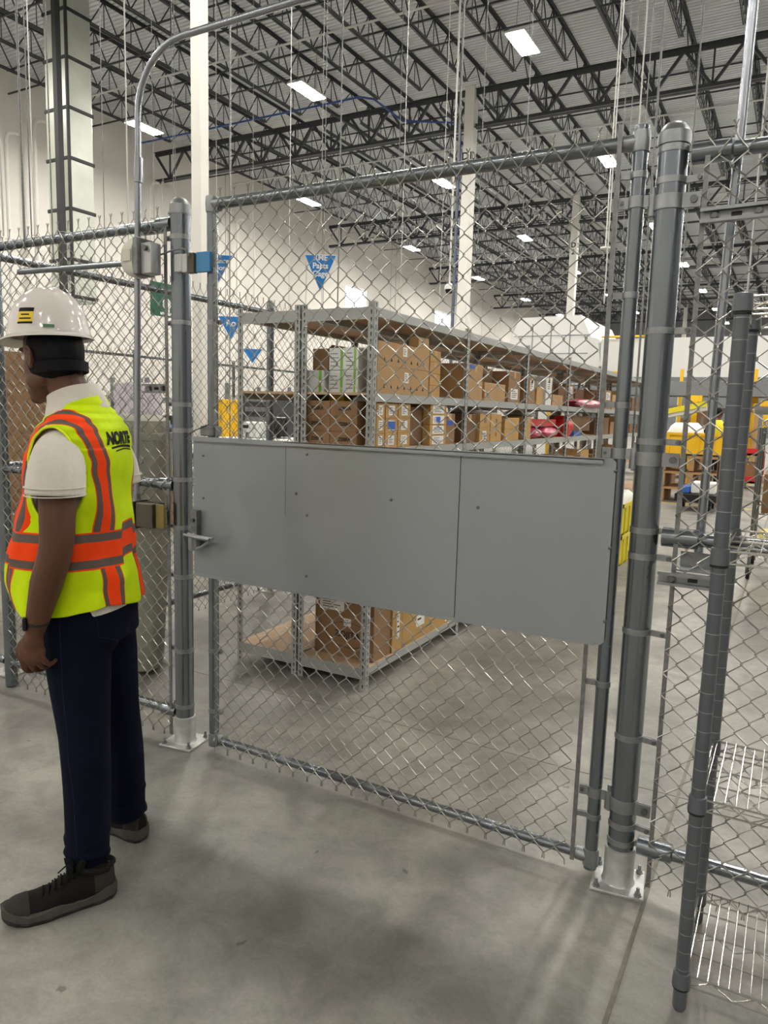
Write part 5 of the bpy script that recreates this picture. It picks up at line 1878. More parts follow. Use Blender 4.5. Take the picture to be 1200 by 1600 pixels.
def body_ring(rows, z, n=48, e=0.85, dz=None):
    cf, hd, hw = interp(rows, z)[:3]
    out = []
    for k in range(n):
        th = 2 * PI * k / n
        c_, s_ = math.cos(th), math.sin(th)
        out.append(Vector((cf + hd * math.copysign(abs(c_) ** e, c_), hw * math.copysign(abs(s_) ** e, s_), z + (dz(th) if dz else 0))))
    return out


def rounded(q, pts, rs, n=14, caps=2):
    """tapered limb with rounded ends"""
    pts = [Vector(p) for p in pts]
    P, R_ = [], []
    d0 = (pts[0] - pts[1]).normalized()
    for t in (0.98, 0.8, 0.45):
        P.append(pts[0] + d0 * rs[0] * t)
        R_.append(rs[0] * math.sqrt(1 - t * t))
    # smooth the path
    for i in range(len(pts) - 1):
        p0, p1, p2, p3 = pts[max(0, i - 1)], pts[i], pts[i + 1], pts[min(len(pts) - 1, i + 2)]
        for k in range(4):
            t = k / 4
            P.append(0.5 * ((2 * p1) + (p2 - p0) * t + (2 * p0 - 5 * p1 + 4 * p2 - p3) * t * t + (3 * p1 - p0 - 3 * p2 + p3) * t ** 3))
            R_.append(rs[i] + (rs[i + 1] - rs[i]) * t)
    P.append(pts[-1])
    R_.append(rs[-1])
    d1 = (pts[-1] - pts[-2]).normalized()
    for t in (0.45, 0.8, 0.98):
        P.append(pts[-1] + d1 * rs[-1] * t)
        R_.append(rs[-1] * math.sqrt(1 - t * t))
    q.tube(P, R_, n)


def ell(q, c, r, R3=None, n=20):
    rings = []
    c = Vector(c)
    for i in range(1, 12):
        ph = PI * i / 12
        ring = []
        for k in range(n):
            th = 2 * PI * k / n
            v = Vector((r[0] * math.sin(ph) * math.cos(th), r[1] * math.sin(ph) * math.sin(th), -r[2] * math.cos(ph)))
            ring.append(c + (R3 @ v if R3 else v))
        rings.append(ring)
    q.loft(rings)


def blob(q, name, mname, parent, vox=0.006, smooth=6, cuts=(), fac=0.5):
    o = q.build('tmp_blob', mname)
    md = o.modifiers.new('r', 'REMESH')
    md.mode = 'VOXEL'
    md.voxel_size = vox
    md.use_smooth_shade = True
    if smooth:
        sm = o.modifiers.new('s', 'SMOOTH')
        sm.iterations = smooth
        sm.factor = fac
    dg = bpy.context.evaluated_depsgraph_get()
    me = bpy.data.meshes.new_from_object(o.evaluated_get(dg))
    bpy.data.objects.remove(o)
    bm = bmesh.new()
    bm.from_mesh(me)
    for (co, no) in cuts:   # keep the side the normal points away from
        bmesh.ops.bisect_plane(bm, geom=bm.verts[:] + bm.edges[:] + bm.faces[:], plane_co=co, plane_no=no, clear_outer=True)
    for f in bm.faces:
        f.smooth = True
    bm.to_mesh(me)
    bm.free()
    me.materials.clear()
    me.materials.append(M[mname])
    me.name = name
    r = bpy.data.objects.new(name, me)
    COL.objects.link(r)
    if parent is not None:
        r.parent = parent
        ORG[r.name] = Vector()
    return r


per = thing('person', 'standing person in white hard hat, orange and lime vest and dark jeans by the fence', 'person', (-2.042, 1.602, 0))
ORG[per.name] = Vector()
per.rotation_euler.z = math.radians(206.6)

TORSO = [(0.80, -0.035, 0.115, 0.165), (0.92, -0.035, 0.125, 0.172), (1.04, -0.015, 0.118, 0.158), (1.18, -0.005, 0.120, 0.165), (1.30, -0.012, 0.126, 0.178),
         (1.39, -0.02, 0.120, 0.188), (1.455, -0.03, 0.102, 0.172), (1.50, -0.035, 0.080, 0.128), (1.545, -0.032, 0.064, 0.082), (1.60, -0.02, 0.056, 0.060)]
HC = Vector((0.070, 0.0, 1.705))
HR = Matrix.Rotation(math.radians(-24), 3, 'Z') @ Matrix.Rotation(math.radians(7), 3, 'Y')
hp_ = lambda x, y, z: HC + HR @ Vector((x, y, z))

q = MB()
q.loft([body_ring(TORSO, 0.82 + (1.6 - 0.82) * i / 26) for i in range(27)])
rounded(q, [(-0.03, 0, 1.50), (0.0, 0, 1.57), (0.038, 0, 1.65)], [0.068, 0.062, 0.062])
ell(q, hp_(-0.012, 0, 0.02), (0.098, 0.077, 0.108), HR)
ell(q, hp_(0.03, 0, -0.035), (0.068, 0.062, 0.085), HR)
ell(q, hp_(0.055, 0, -0.100), (0.042, 0.047, 0.042), HR)
ell(q, hp_(0.080, 0, -0.125), (0.02, 0.026, 0.02), HR)
ell(q, hp_(0.02, 0.05, -0.075), (0.045, 0.014, 0.028), HR)
ell(q, hp_(0.02, -0.05, -0.075), (0.045, 0.014, 0.028), HR)
ell(q, hp_(0.082, 0, 0.028), (0.016, 0.05, 0.012), HR)
rounded(q, [hp_(0.092, 0, 0.022), hp_(0.108, 0, -0.014), hp_(0.112, 0, -0.026)], [0.008, 0.011, 0.014], 10)
ell(q, hp_(0.102, 0.012, -0.032), (0.01, 0.009, 0.008), HR)
ell(q, hp_(0.102, -0.012, -0.032), (0.01, 0.009, 0.008), HR)
ell(q, hp_(0.092, 0, -0.058), (0.012, 0.024, 0.006), HR)
ell(q, hp_(0.089, 0, -0.070), (0.013, 0.021, 0.007), HR)
for s_ in (1, -1):
    ell(q, hp_(-0.006, s_ * 0.080, -0.012), (0.018, 0.008, 0.032), HR)
    rounded(q, [hp_(0.008, s_ * 0.084, 0.016), hp_(-0.014, s_ * 0.092, 0.02), hp_(-0.024, s_ * 0.092, 0.0), hp_(-0.014, s_ * 0.086, -0.03), hp_(-0.004, s_ * 0.082, -0.04)],
            [0.004, 0.005, 0.005, 0.005, 0.006], 8)
# arms
LA = [(-0.03, 0.145, 1.41), (-0.045, 0.213, 1.30), (-0.052, 0.245, 1.14), (-0.02, 0.252, 1.02), (0.018, 0.250, 0.885)]
RA = [(-0.03, -0.145, 1.41), (-0.035, -0.213, 1.30), (-0.03, -0.25, 1.14), (0.01, -0.25, 1.02), (0.05, -0.235, 0.885)]
for A in (LA, RA):
    rounded(q, A, [0.045, 0.054, 0.049, 0.047, 0.030], 16)


def hand(q, wx, wy, wz, s_):
    """relaxed hand hanging down, palm towards the thigh; s_ = +1 for the person's left"""
    W_ = Vector((wx, wy, wz))
    f = lambda a, b_, c: W_ + Vector((a, b_ * s_, c))
    ell(q, f(0.008, 0.0, -0.035), (0.034, 0.017, 0.04))
    ell(q, f(0.013, -0.003, -0.065), (0.042, 0.017, 0.042))
    rounded(q, [f(0.0, 0, 0.01), f(0.004, 0, -0.03)], [0.028, 0.024], 12)
    ff = [(0.046, 0.036, 0.024, 0.02, 0.0088), (0.023, 0.04, 0.028, 0.022, 0.0092), (0.0, 0.037, 0.027, 0.021, 0.0088), (-0.021, 0.03, 0.02, 0.018, 0.0078)]
    for i, (a, l1, l2, l3, r_) in enumerate(ff):
        cu = 0.25 + 0.13 * i
        p0 = f(a, -0.002, -0.085)
        p1 = p0 + Vector((-0.002 - 0.002 * i, -s_ * l1 * math.sin(cu), -l1 * math.cos(cu)))
        c2 = cu + 0.55 + 0.1 * i
        p2 = p1 + Vector((-0.004, -s_ * l2 * math.sin(c2), -l2 * math.cos(c2)))
        c3 = c2 + 0.45
        p3 = p2 + Vector((-0.004, -s_ * l3 * math.sin(c3), -l3 * math.cos(c3)))
        rounded(q, [p0, p1, p2, p3], [r_ * 1.12, r_ * 1.02, r_ * 0.95, r_ * 0.82], 10)
    rounded(q, [f(0.028, -0.006, -0.025), f(0.052, -0.012, -0.05), f(0.064, -0.018, -0.075), f(0.063, -0.024, -0.097)], [0.013, 0.0115, 0.0105, 0.009], 10)


hand(q, 0.02, 0.250, 0.875, 1)
hand(q, 0.052, -0.235, 0.875, -1)
# legs inside the jeans
LL = [(-0.03, 0.088, 0.90), (-0.045, 0.108, 0.70), (-0.07, 0.138, 0.50), (-0.088, 0.168, 0.30), (-0.092, 0.192, 0.10)]
RL = [(-0.03, -0.088, 0.90), (-0.055, -0.092, 0.70), (-0.075, -0.098, 0.50), (-0.098, -0.098, 0.30), (-0.108, -0.092, 0.10)]
for A in (LL, RL):
    rounded(q, A, [0.085, 0.07, 0.052, 0.048, 0.036], 14)
body = blob(q, 'body', 'skin', per, vox=0.0042, smooth=3)

for s_ in (1, -1):
    e = MB()
    ell(e, hp_(0.079, s_ * 0.031, 0.003), (0.011, 0.012, 0.010), HR, 12)
    e.build('eye', 'white_paint', per)
    e = MB()
    ell(e, hp_(0.0868, s_ * 0.031, 0.002), (0.004, 0.006, 0.006), HR, 10)
    e.build('iris', 'hair', per)

# hair under the helmet and black head strap
q = MB()
ell(q, hp_(-0.014, 0, 0.012), (0.106, 0.086, 0.112), HR)
n_f = HR @ Vector((1, 0, 0.25))
n_d = HR @ Vector((0.25, 0, -1))
blob(q, 'hair', 'hair', per, vox=0.005, smooth=2, cuts=((hp_(0.012, 0, 0), n_f), (hp_(-0.03, 0, -0.075), n_d)))
q = MB()
rings = []
for z_, k_ in ((-0.062, 0.98), (-0.060, 1.03), (-0.03, 1.05), (-0.028, 1.0)):
    rings.append([hp_(-0.022 + (0.098 * k_) * math.cos(th), 0.086 * k_ * math.sin(th), z_ - 0.012 * 0) for th in [PI * 0.52 + PI * 0.96 * i / 20 for i in range(21)]])
vs = [p_ for r_ in rings for p_ in r_]
fs = []
for i in range(3):
    for k in range(20):
        fs.append((i * 21 + k, i * 21 + k + 1, (i + 1) * 21 + k + 1, (i + 1) * 21 + k))
q.add(vs, fs, 0, True)
q.build('helmet_strap', 'hair', per)

# helmet
PH = Matrix.Rotation(math.radians(-24), 3, 'Z') @ Matrix.Rotation(math.radians(3), 3, 'Y')
hh = lambda x, y, z: HC + Vector((0, 0, 0)) + PH @ Vector((x, y, z))
q = MB()
rings = []
NT = 64
def dome(th, t):
    """t 0 at the rim, 1 at the crown"""
    ph = t * PI / 2
    rr = math.cos(ph) ** 0.82
    a_, b_ = 0.132, 0.112
    x, y = a_ * rr * math.cos(th), b_ * rr * math.sin(th)
    z = 0.062 + 0.145 * math.sin(ph) ** 0.95
    # three ridges front to back
    rd = 0.0
    for c_, am in ((0.0, 0.007), (0.038, 0.004), (-0.038, 0.004)):
        rd += am * math.exp(-((y - c_) / 0.009) ** 2) * (0.3 + 0.7 * math.sin(ph)) * (1 if t > 0.25 else t * 4)
    bul = 0.004 * math.exp(-((t - 0.02) / 0.06) ** 2)
    return Vector((x * (1 + bul * 8), y * (1 + bul * 8), z + rd))
for i in range(29):
    t = i / 28 * 0.995
    rings.append([hh(*dome(2 * PI * k / NT, t)) for k in range(NT)])
under = []
brim_o, brim_b = [], []
for k in range(NT):
    th = 2 * PI * k / NT
    fr2 = max(0.0, math.cos(th)) ** 2.2
    ex = 0.008 + 0.036 * fr2
    d_ = dome(th, 0)
    n2 = Vector((d_.x, d_.y, 0)).normalized()
    o_ = d_ + n2 * ex + Vector((0, 0, -0.008 - 0.012 * fr2))
    brim_o.append(hh(*o_))
    brim_b.append(hh(o_.x, o_.y, o_.z - 0.004))
    u_ = d_ * 1.0
    under.append(hh(d_.x * 0.97, d_.y * 0.97, d_.z - 0.004))
q.loft([under, brim_b, brim_o] + rings, caps=False)
q.build('hard_hat', 'helmet', per, label='glossy white hard hat shell with short peak')
from mathutils.bvhtree import BVHTree


def wrap_patch(dst_pts, direction, obj_bvh, off=0.0015):
    out = []
    for p_ in dst_pts:
        hit = obj_bvh.ray_cast(p_, direction)
        out.append((hit[0] - direction * off) if hit[0] else None)
    return out


def bvh_of(name):
    o = name
    me = o.data
    return BVHTree.FromPolygons([v.co.copy() for v in me.vertices], [tuple(p_.vertices) for p_ in me.polygons])


hb = bvh_of([c for c in per.children if c.name.startswith('hard_hat')][0])


def patch_on(bv, centre, dirn, upv, W_, H_, name, mats, rows=None, nx=12, ny=8, off=0.0012):
    dirn = dirn.normalized()
    ux = dirn.cross(upv).normalized()
    uy = ux.cross(dirn).normalized()
    q = MB()
    idx = {}
    vs = []
    for j in range(ny + 1):
        for i in range(nx + 1):
            p_ = centre + ux * (W_ * (i / nx - 0.5)) + uy * (H_ * (j / ny - 0.5)) - dirn * 0.15
            h = bv.ray_cast(p_, dirn)
            idx[(i, j)] = len(vs)
            vs.append((h[0] - dirn * off) if h[0] else p_ + dirn * 0.15)
    for j in range(ny):
        mi = rows(j, ny) if rows else 0
        q.add(vs, [(idx[(i, j)], idx[(i + 1, j)], idx[(i + 1, j + 1)], idx[(i, j + 1)]) for i in range(nx)], mi, True)
    return q.build(name, mats, per)


# direction roughly from the helmet's left side inwards
dn = PH @ Vector((0.22, -0.97, -0.10))
patch_on(hb, hh(-0.029, 0.108, 0.112), dn, Vector((0, 0, 1)), 0.055, 0.05, 'sticker', ['sticker', 'hair'], rows=lambda j, n: 1 if j >= n - 2 or j == 0 else (1 if False else 0))
for zz_, w_ in ((0.112, 0.03), (0.100, 0.042)):
    patch_on(hb, hh(-0.029, 0.108, zz_ + 0.003), dn, Vector((0, 0, 1)), w_, 0.004, 'sticker_print', ['hair'], off=0.002, ny=1)
dn2 = PH @ Vector((0.72, -0.69, 0))
patch_on(hb, hh(-0.096, 0.078, 0.078), dn2, Vector((0, 0, 1)), 0.032, 0.01, 'side_tag', ['helmet_tag'], ny=2, off=0.004)
patch_on(hb, hh(-0.096, 0.078, 0.082), dn2, Vector((0, 0, 1)), 0.044, 0.02, 'slot_cover', ['helmet'], ny=3, off=0.003)

# jeans
q = MB()
PEL = [(0.78, -0.045, 0.135, 0.18), (0.88, -0.04, 0.136, 0.182), (0.98, -0.02, 0.130, 0.172), (1.02, -0.02, 0.128, 0.168)]
q.loft([body_ring(PEL, 0.80 + 0.22 * i / 8) for i in range(9)])
JL = [(p_[0] - 0.004, p_[1], p_[2]) for p_ in LL]
for A, sg_ in ((LL, 1), (RL, -1)):
    rounded(q, A[:4] + [(A[4][0], A[4][1], 0.06)], [0.112, 0.098, 0.079, 0.072, 0.064], 20)
ell(q, (-0.105, 0.075, 0.83), (0.06, 0.075, 0.085))
ell(q, (-0.105, -0.075, 0.83), (0.06, 0.075, 0.085))
# folds at the knee and hem
for (A, s2_) in ((LL, 1), (RL, -1)):
    for (z_, am) in ((0.13, 0.004), (0.19, 0.002), (0.50, 0.002)):
        t_ = (0.9 - z_) / 0.8 * 4
        i_ = min(3, int(t_))
        p_ = Vector(A[i_]).lerp(Vector(A[i_ + 1]), t_ - i_)
        q.tube([(p_.x + (0.058 + z_ * 0.02) * math.cos(a_), p_.y + (0.058 + z_ * 0.02) * math.sin(a_), p_.z + 0.018 * math.sin(a_ + z_ * 50)) for a_ in [2 * PI * k / 16 for k in range(16)]], 0.011 + am * 0.4, 8, closed=True)
jeans = blob(q, 'jeans', 'denim', per, vox=0.0055, smooth=5, cuts=((Vector((0, 0.19, 0.058)), Vector((0, -0.16, -1))), (Vector((0, 0, 1.0)), Vector((0, 0, 1)))))
jb = bvh_of(jeans)
# stitched side seam, back pocket outline
def seam_line(pts, name='seam', r=0.0011):
    out = []
    for (o_, d_) in pts:
        h = jb.ray_cast(Vector(o_), Vector(d_).normalized())
        if h[0]:
            out.append(h[0])
    if len(out) > 1:
        q = MB().tube(out, r, 4)
        q.build(name, 'denim_seam', per)


seam_line([((interp([(0.1, -0.092), (0.3, -0.078), (0.5, -0.05), (0.7, -0.035), (0.9, -0.03)], z_)[0], 0.6, z_), (0, -1, 0)) for z_ in [0.07 + 0.03 * i for i in range(28)]])
pk = [(0.150, 0.93), (0.02, 0.955), (0.015, 0.83), (0.08, 0.80), (0.15, 0.83), (0.150, 0.93)]
pts = []
for i in range(len(pk) - 1):
    for k in range(6):
        t = k / 6
        l_ = pk[i][0] + (pk[i + 1][0] - pk[i][0]) * t
        z_ = pk[i][1] + (pk[i + 1][1] - pk[i][1]) * t
        pts.append(((-0.6, l_, z_), (1, 0, 0)))
seam_line(pts, 'pocket_seam', 0.0009)

# polo shirt
q = MB()
PO = [(z_, c_, d_ + 0.012, w_ + 0.012) for (z_, c_, d_, w_) in TORSO]
q.loft([body_ring(PO, 0.88 + (1.585 - 0.88) * i / 26) for i in range(27)])
for A in (LA, RA):
    s_ = 1 if A is LA else -1
    rounded(q, [(-0.03, s_ * 0.12, 1.415), (-0.033, s_ * 0.165, 1.405), (-0.040, s_ * 0.208, 1.34), (-0.045, s_ * 0.238, 1.22)], [0.060, 0.074, 0.083, 0.087], 18)
polo = blob(q, 'polo_shirt', 'polo', per, vox=0.0055, smooth=4, cuts=((Vector((0, 0, 1.575)), Vector((0, 0, 1))),))
bm = bmesh.new()
bm.from_mesh(polo.data)
dl_ = [v for v in bm.verts if abs(v.co.y) > 0.12 and v.co.z < 1.288 + (abs(v.co.y) - 0.23) * 0.1 and abs(v.co.y) > 0.158 + max(0, (v.co.z - 1.0)) * 0.05 and v.co.z > 1.05]
bmesh.ops.delete(bm, geom=dl_, context='VERTS')
for v in bm.verts:
    if v.is_boundary and abs(v.co.y) > 0.15 and v.co.z < 1.31:
        v.co.z = 1.286 + (abs(v.co.y) - 0.23) * 0.1
bm.to_mesh(polo.data)
bm.free()
md = polo.modifiers.new('thickness', 'SOLIDIFY')
md.thickness = 0.003
# sleeve hems
for A in (LA, RA):
    s_ = 1 if A is LA else -1
    q = MB()
    for z_ in (1.288, 1.312):
        c_ = Vector((-0.043, s_ * 0.2255, z_))
        q.tube([c_ + Vector((0.0845 * math.cos(a_), 0.0845 * math.sin(a_), 0)) for a_ in [2 * PI * k / 28 for k in range(28)]], 0.0018, 6, closed=True)
    q.build('sleeve_hem', 'polo', per)
# turned-down collar
q = MB()
rings = []
for (z_, k_, dx) in ((1.548, 1.34, -0.012), (1.575, 1.22, -0.008), (1.605, 1.08, -0.003), (1.622, 1.02, 0.002), (1.622, 0.97, 0.002), (1.60, 1.0, -0.003), (1.57, 1.02, -0.01)):
    ring = []
    for k in range(64):
        th = 2 * PI * k / 64
        fr2 = (0.5 + 0.5 * math.cos(th)) ** 2
        ring.append((-0.010 + dx + 0.068 * k_ * math.cos(th) + 0.02 * fr2, 0.068 * k_ * math.sin(th), z_ - 0.05 * (0.5 + 0.5 * math.cos(th)) ** 1.6))
    rings.append(ring)
q.loft(rings, caps=False)
q.build('collar', 'polo', per)

# vest
VE = [(0.915, -0.002, 0.190, 0.210), (0.99, 0.008, 0.190, 0.206), (1.07, 0.016, 0.186, 0.198), (1.18, 0.002, 0.166, 0.190), (1.30, -0.012, 0.146, 0.196), (1.39, -0.022, 0.138, 0.208),
      (1.445, -0.030, 0.124, 0.212), (1.475, -0.033, 0.112, 0.200), (1.505, -0.036, 0.096, 0.166), (1.53, -0.035, 0.082, 0.124), (1.555, -0.030, 0.073, 0.092), (1.59, -0.022, 0.069, 0.076)]
NZ, NTH = 190, 240
rows_ = []
rg = random.Random(3)
zs_ = []
for i in range(NZ + 1):
    t = i / NZ
    zs_.append(0.915 + (1.59 - 0.915) * t)


def vest_pt(th, z, t):
    cf, hd, hw = interp(VE, z)
    e = 0.86
    c_, s_ = math.cos(th), math.sin(th)
    fold = 0.0
    amp = max(0.0, 1 - (z - 0.915) / 0.5)
    fold += amp * (0.006 * math.sin(th * 7 + z * 6) + 0.004 * math.sin(th * 13 + 1.3 - z * 11))
    fold += 0.0035 * math.sin(z * 32 + th * 2.5) * (1 if z < 1.42 else 0)
    hem = 0.0
    if t < 0.12:
        hem = (1 - t / 0.12) * (0.012 * math.sin(th * 3 + 0.5))
    f_ = cf + (hd + fold) * math.copysign(abs(c_) ** e, c_)
    l_ = (hw + fold) * math.copysign(abs(s_) ** e, s_)
    return Vector((f_, l_, z + hem))


vs, st, wt = [], [], []
for i, z in enumerate(zs_):
    for k in range(NTH):
        th = 2 * PI * k / NTH
        p_ = vest_pt(th, z, i / NZ)
        vs.append(p_)
        cz = interp([(0.9, 0.104), (1.16, 0.110), (1.30, 0.105), (1.37, 0.122), (1.42, 0.138), (1.46, 0.150), (1.6, 0.150)], p_.z)[0]
        if p_.x > 0:
            cz += 0.038 * min(1, p_.x / 0.04)
        side = 1.0 if abs(p_.x) < 0.055 and p_.z < 1.3 else 0.0
        st.append((abs(p_.y) - cz) * 1.85 + (0.5 if side else 0))
        back = p_.x < -0.05
        zc = 1.105 + (0.022 if (back and abs(p_.y) < 0.05) else 0.0)
        wt.append(p_.z - zc)
E0 = (-0.022, 1.338)
ER = (0.086, 0.148)
keep = [True] * len(vs)
for n, p_ in enumerate(vs):
    if abs(p_.y) > 0.150 and ((p_.x - E0[0]) / ER[0]) ** 2 + ((p_.z - E0[1]) / ER[1]) ** 2 < 1:
        keep[n] = False
    if p_.x > -0.02 and abs(p_.y) < 0.012 + 0.30 * (p_.z - 1.18):
        keep[n] = False
    if p_.x > 0 and abs(p_.y) < 0.006:
        keep[n] = False
    if p_.z > 1.584 - 0.42 * max(0.0, p_.x + 0.09):
        keep[n] = False
bm = bmesh.new()
l1 = bm.verts.layers.float.new('strap')
l2 = bm.verts.layers.float.new('waist')
bv_ = []
for n, p_ in enumerate(vs):
    v = bm.verts.new(p_)
    v[l1] = st[n]
    v[l2] = wt[n]
    bv_.append(v)
for i in range(NZ):
    for k in range(NTH):
        k2 = (k + 1) % NTH
        ids = (i * NTH + k, i * NTH + k2, (i + 1) * NTH + k2, (i + 1) * NTH + k)
        if all(keep[a] for a in ids):
            f = bm.faces.new([bv_[a] for a in ids])
            f.smooth = True
bmesh.ops.delete(bm, geom=[v for v in bm.verts if not v.link_faces], context='VERTS')
for v in bm.verts:
    if v.is_boundary and 1.15 < v.co.z < 1.51 and abs(v.co.y) > 0.14:
        d_ = math.hypot((v.co.x - E0[0]) / ER[0], (v.co.z - E0[1]) / ER[1])
        if 0.9 < d_ < 1.12:
            v.co.x = E0[0] + (v.co.x - E0[0]) / d_
            v.co.z = E0[1] + (v.co.z - E0[1]) / d_
me = bpy.data.meshes.new('safety_vest')
bm.normal_update()
bm.to_mesh(me)
edge_loops = []
bm.free()
me.materials.append(M['vest'])
vest = bpy.data.objects.new('safety_vest', me)
COL.objects.link(vest)
vest.parent = per
vest['label'] = 'lime vest with orange and grey bands'
md = vest.modifiers.new('thickness', 'SOLIDIFY')
md.thickness = 0.003
md.offset = 1
# bound armhole edge
for s_ in (1, -1):
    bvv = bvh_of(vest)
    pts = []
    for k in range(60):
        a_ = 2 * PI * k / 60
        x, z = E0[0] + ER[0] * math.cos(a_) * 1.005, E0[1] + ER[1] * math.sin(a_) * 1.005
        best = None
        th = None
        # follow the vest surface at this height
        cf, hd, hw = interp(VE, z)
        u = min(1, abs((x - cf) / hd))
        e = 0.86
        c_ = u ** (1 / e)
        y = hw * (max(0.0, 1 - c_ * c_) ** 0.5) ** e
        pts.append(Vector((x, s_ * max(y, 0.12), z)))
    q = MB().tube(pts, 0.004, 6, closed=True)
    q.build('vest_binding', mat('vest_binding', (226, 246, 20), 0.7), per)
# lettering on the back
cu = bpy.data.curves.new('t', 'FONT')
cu.body = 'NORTE'
cu.size = 0.050
cu.align_x = 'CENTER'
cu.align_y = 'CENTER'
cu.shear = 0.25
cu.offset = 0.0032
cu.resolution_u = 6
to = bpy.data.objects.new('t', cu)
COL.objects.link(to)
dg = bpy.context.evaluated_depsgraph_get()
tm = bpy.data.meshes.new_from_object(to.evaluated_get(dg))
bpy.data.objects.remove(to)
bm = bmesh.new()
bm.from_mesh(tm)
# underline swoosh
for (a, c, z0, z1) in ((-0.065, 0.08, -0.034, -0.026), (-0.045, 0.08, -0.042, -0.037)):
    n_ = 16
    top_ = [bm.verts.new((a + (c - a) * i / n_, z1 + 0.006 * math.sin(i / n_ * 3), 0)) for i in range(n_ + 1)]
    bot_ = [bm.verts.new((a + (c - a) * i / n_, z0 + (z1 - z0) * 0.3 * (1 - i / n_) + 0.006 * math.sin(i / n_ * 3), 0)) for i in range(n_ + 1)]
    for i in range(n_):
        bm.faces.new((bot_[i], bot_[i + 1], top_[i + 1], top_[i]))
bmesh.ops.triangulate(bm, faces=bm.faces[:])
bmesh.ops.subdivide_edges(bm, edges=[e_ for e_ in bm.edges if e_.calc_length() > 0.01], cuts=2)
bvv = bvh_of(vest)
tc = Vector((0, 0.016, 1.45))
for v in bm.verts:
    o_ = Vector((-0.6, tc.y - v.co.x, tc.z + v.co.y))
    h = bvv.ray_cast(o_, Vector((1, 0, 0)))
    v.co = (h[0] + Vector((-0.005, 0, 0))) if h[0] else o_
bm.to_mesh(tm)
bm.free()
tm.materials.clear()
tm.materials.append(M['hair'])
to = bpy.data.objects.new('vest_lettering', tm)
COL.objects.link(to)
to.parent = per

# watch
q = MB()
wc_ = Vector((0.012, 0.250, 0.905))
q.tube([wc_ + Vector((0.033 * math.cos(a_), 0.0315 * math.sin(a_), -0.004 * math.cos(a_))) for a_ in [2 * PI * k / 28 for k in range(28)]], 0.003, 6, closed=True)
rings = []
for dz, k_ in ((-0.010, 0.98), (-0.009, 1.08), (0.009, 1.08), (0.010, 0.98)):
    rings.append([wc_ + Vector((0.0325 * k_ * math.cos(a_), 0.031 * k_ * math.sin(a_), dz)) for a_ in [2 * PI * k / 28 for k in range(28)]])
q.loft(rings, caps=False)
wt_ = q.build('wristwatch', 'black', per, label='black watch on the left wrist')
ORG[wt_.name] = Vector()
q = MB()
Rw = Matrix.Rotation(math.radians(35), 3, 'Z')
q.box(wc_.x + 0.018, wc_.x + 0.03, wc_.y + 0.018, wc_.y + 0.058 - 0.018, wc_.z - 0.02, wc_.z + 0.02, rot=Rw, bev=0.003)
q.build('watch_case', 'screen', wt_)


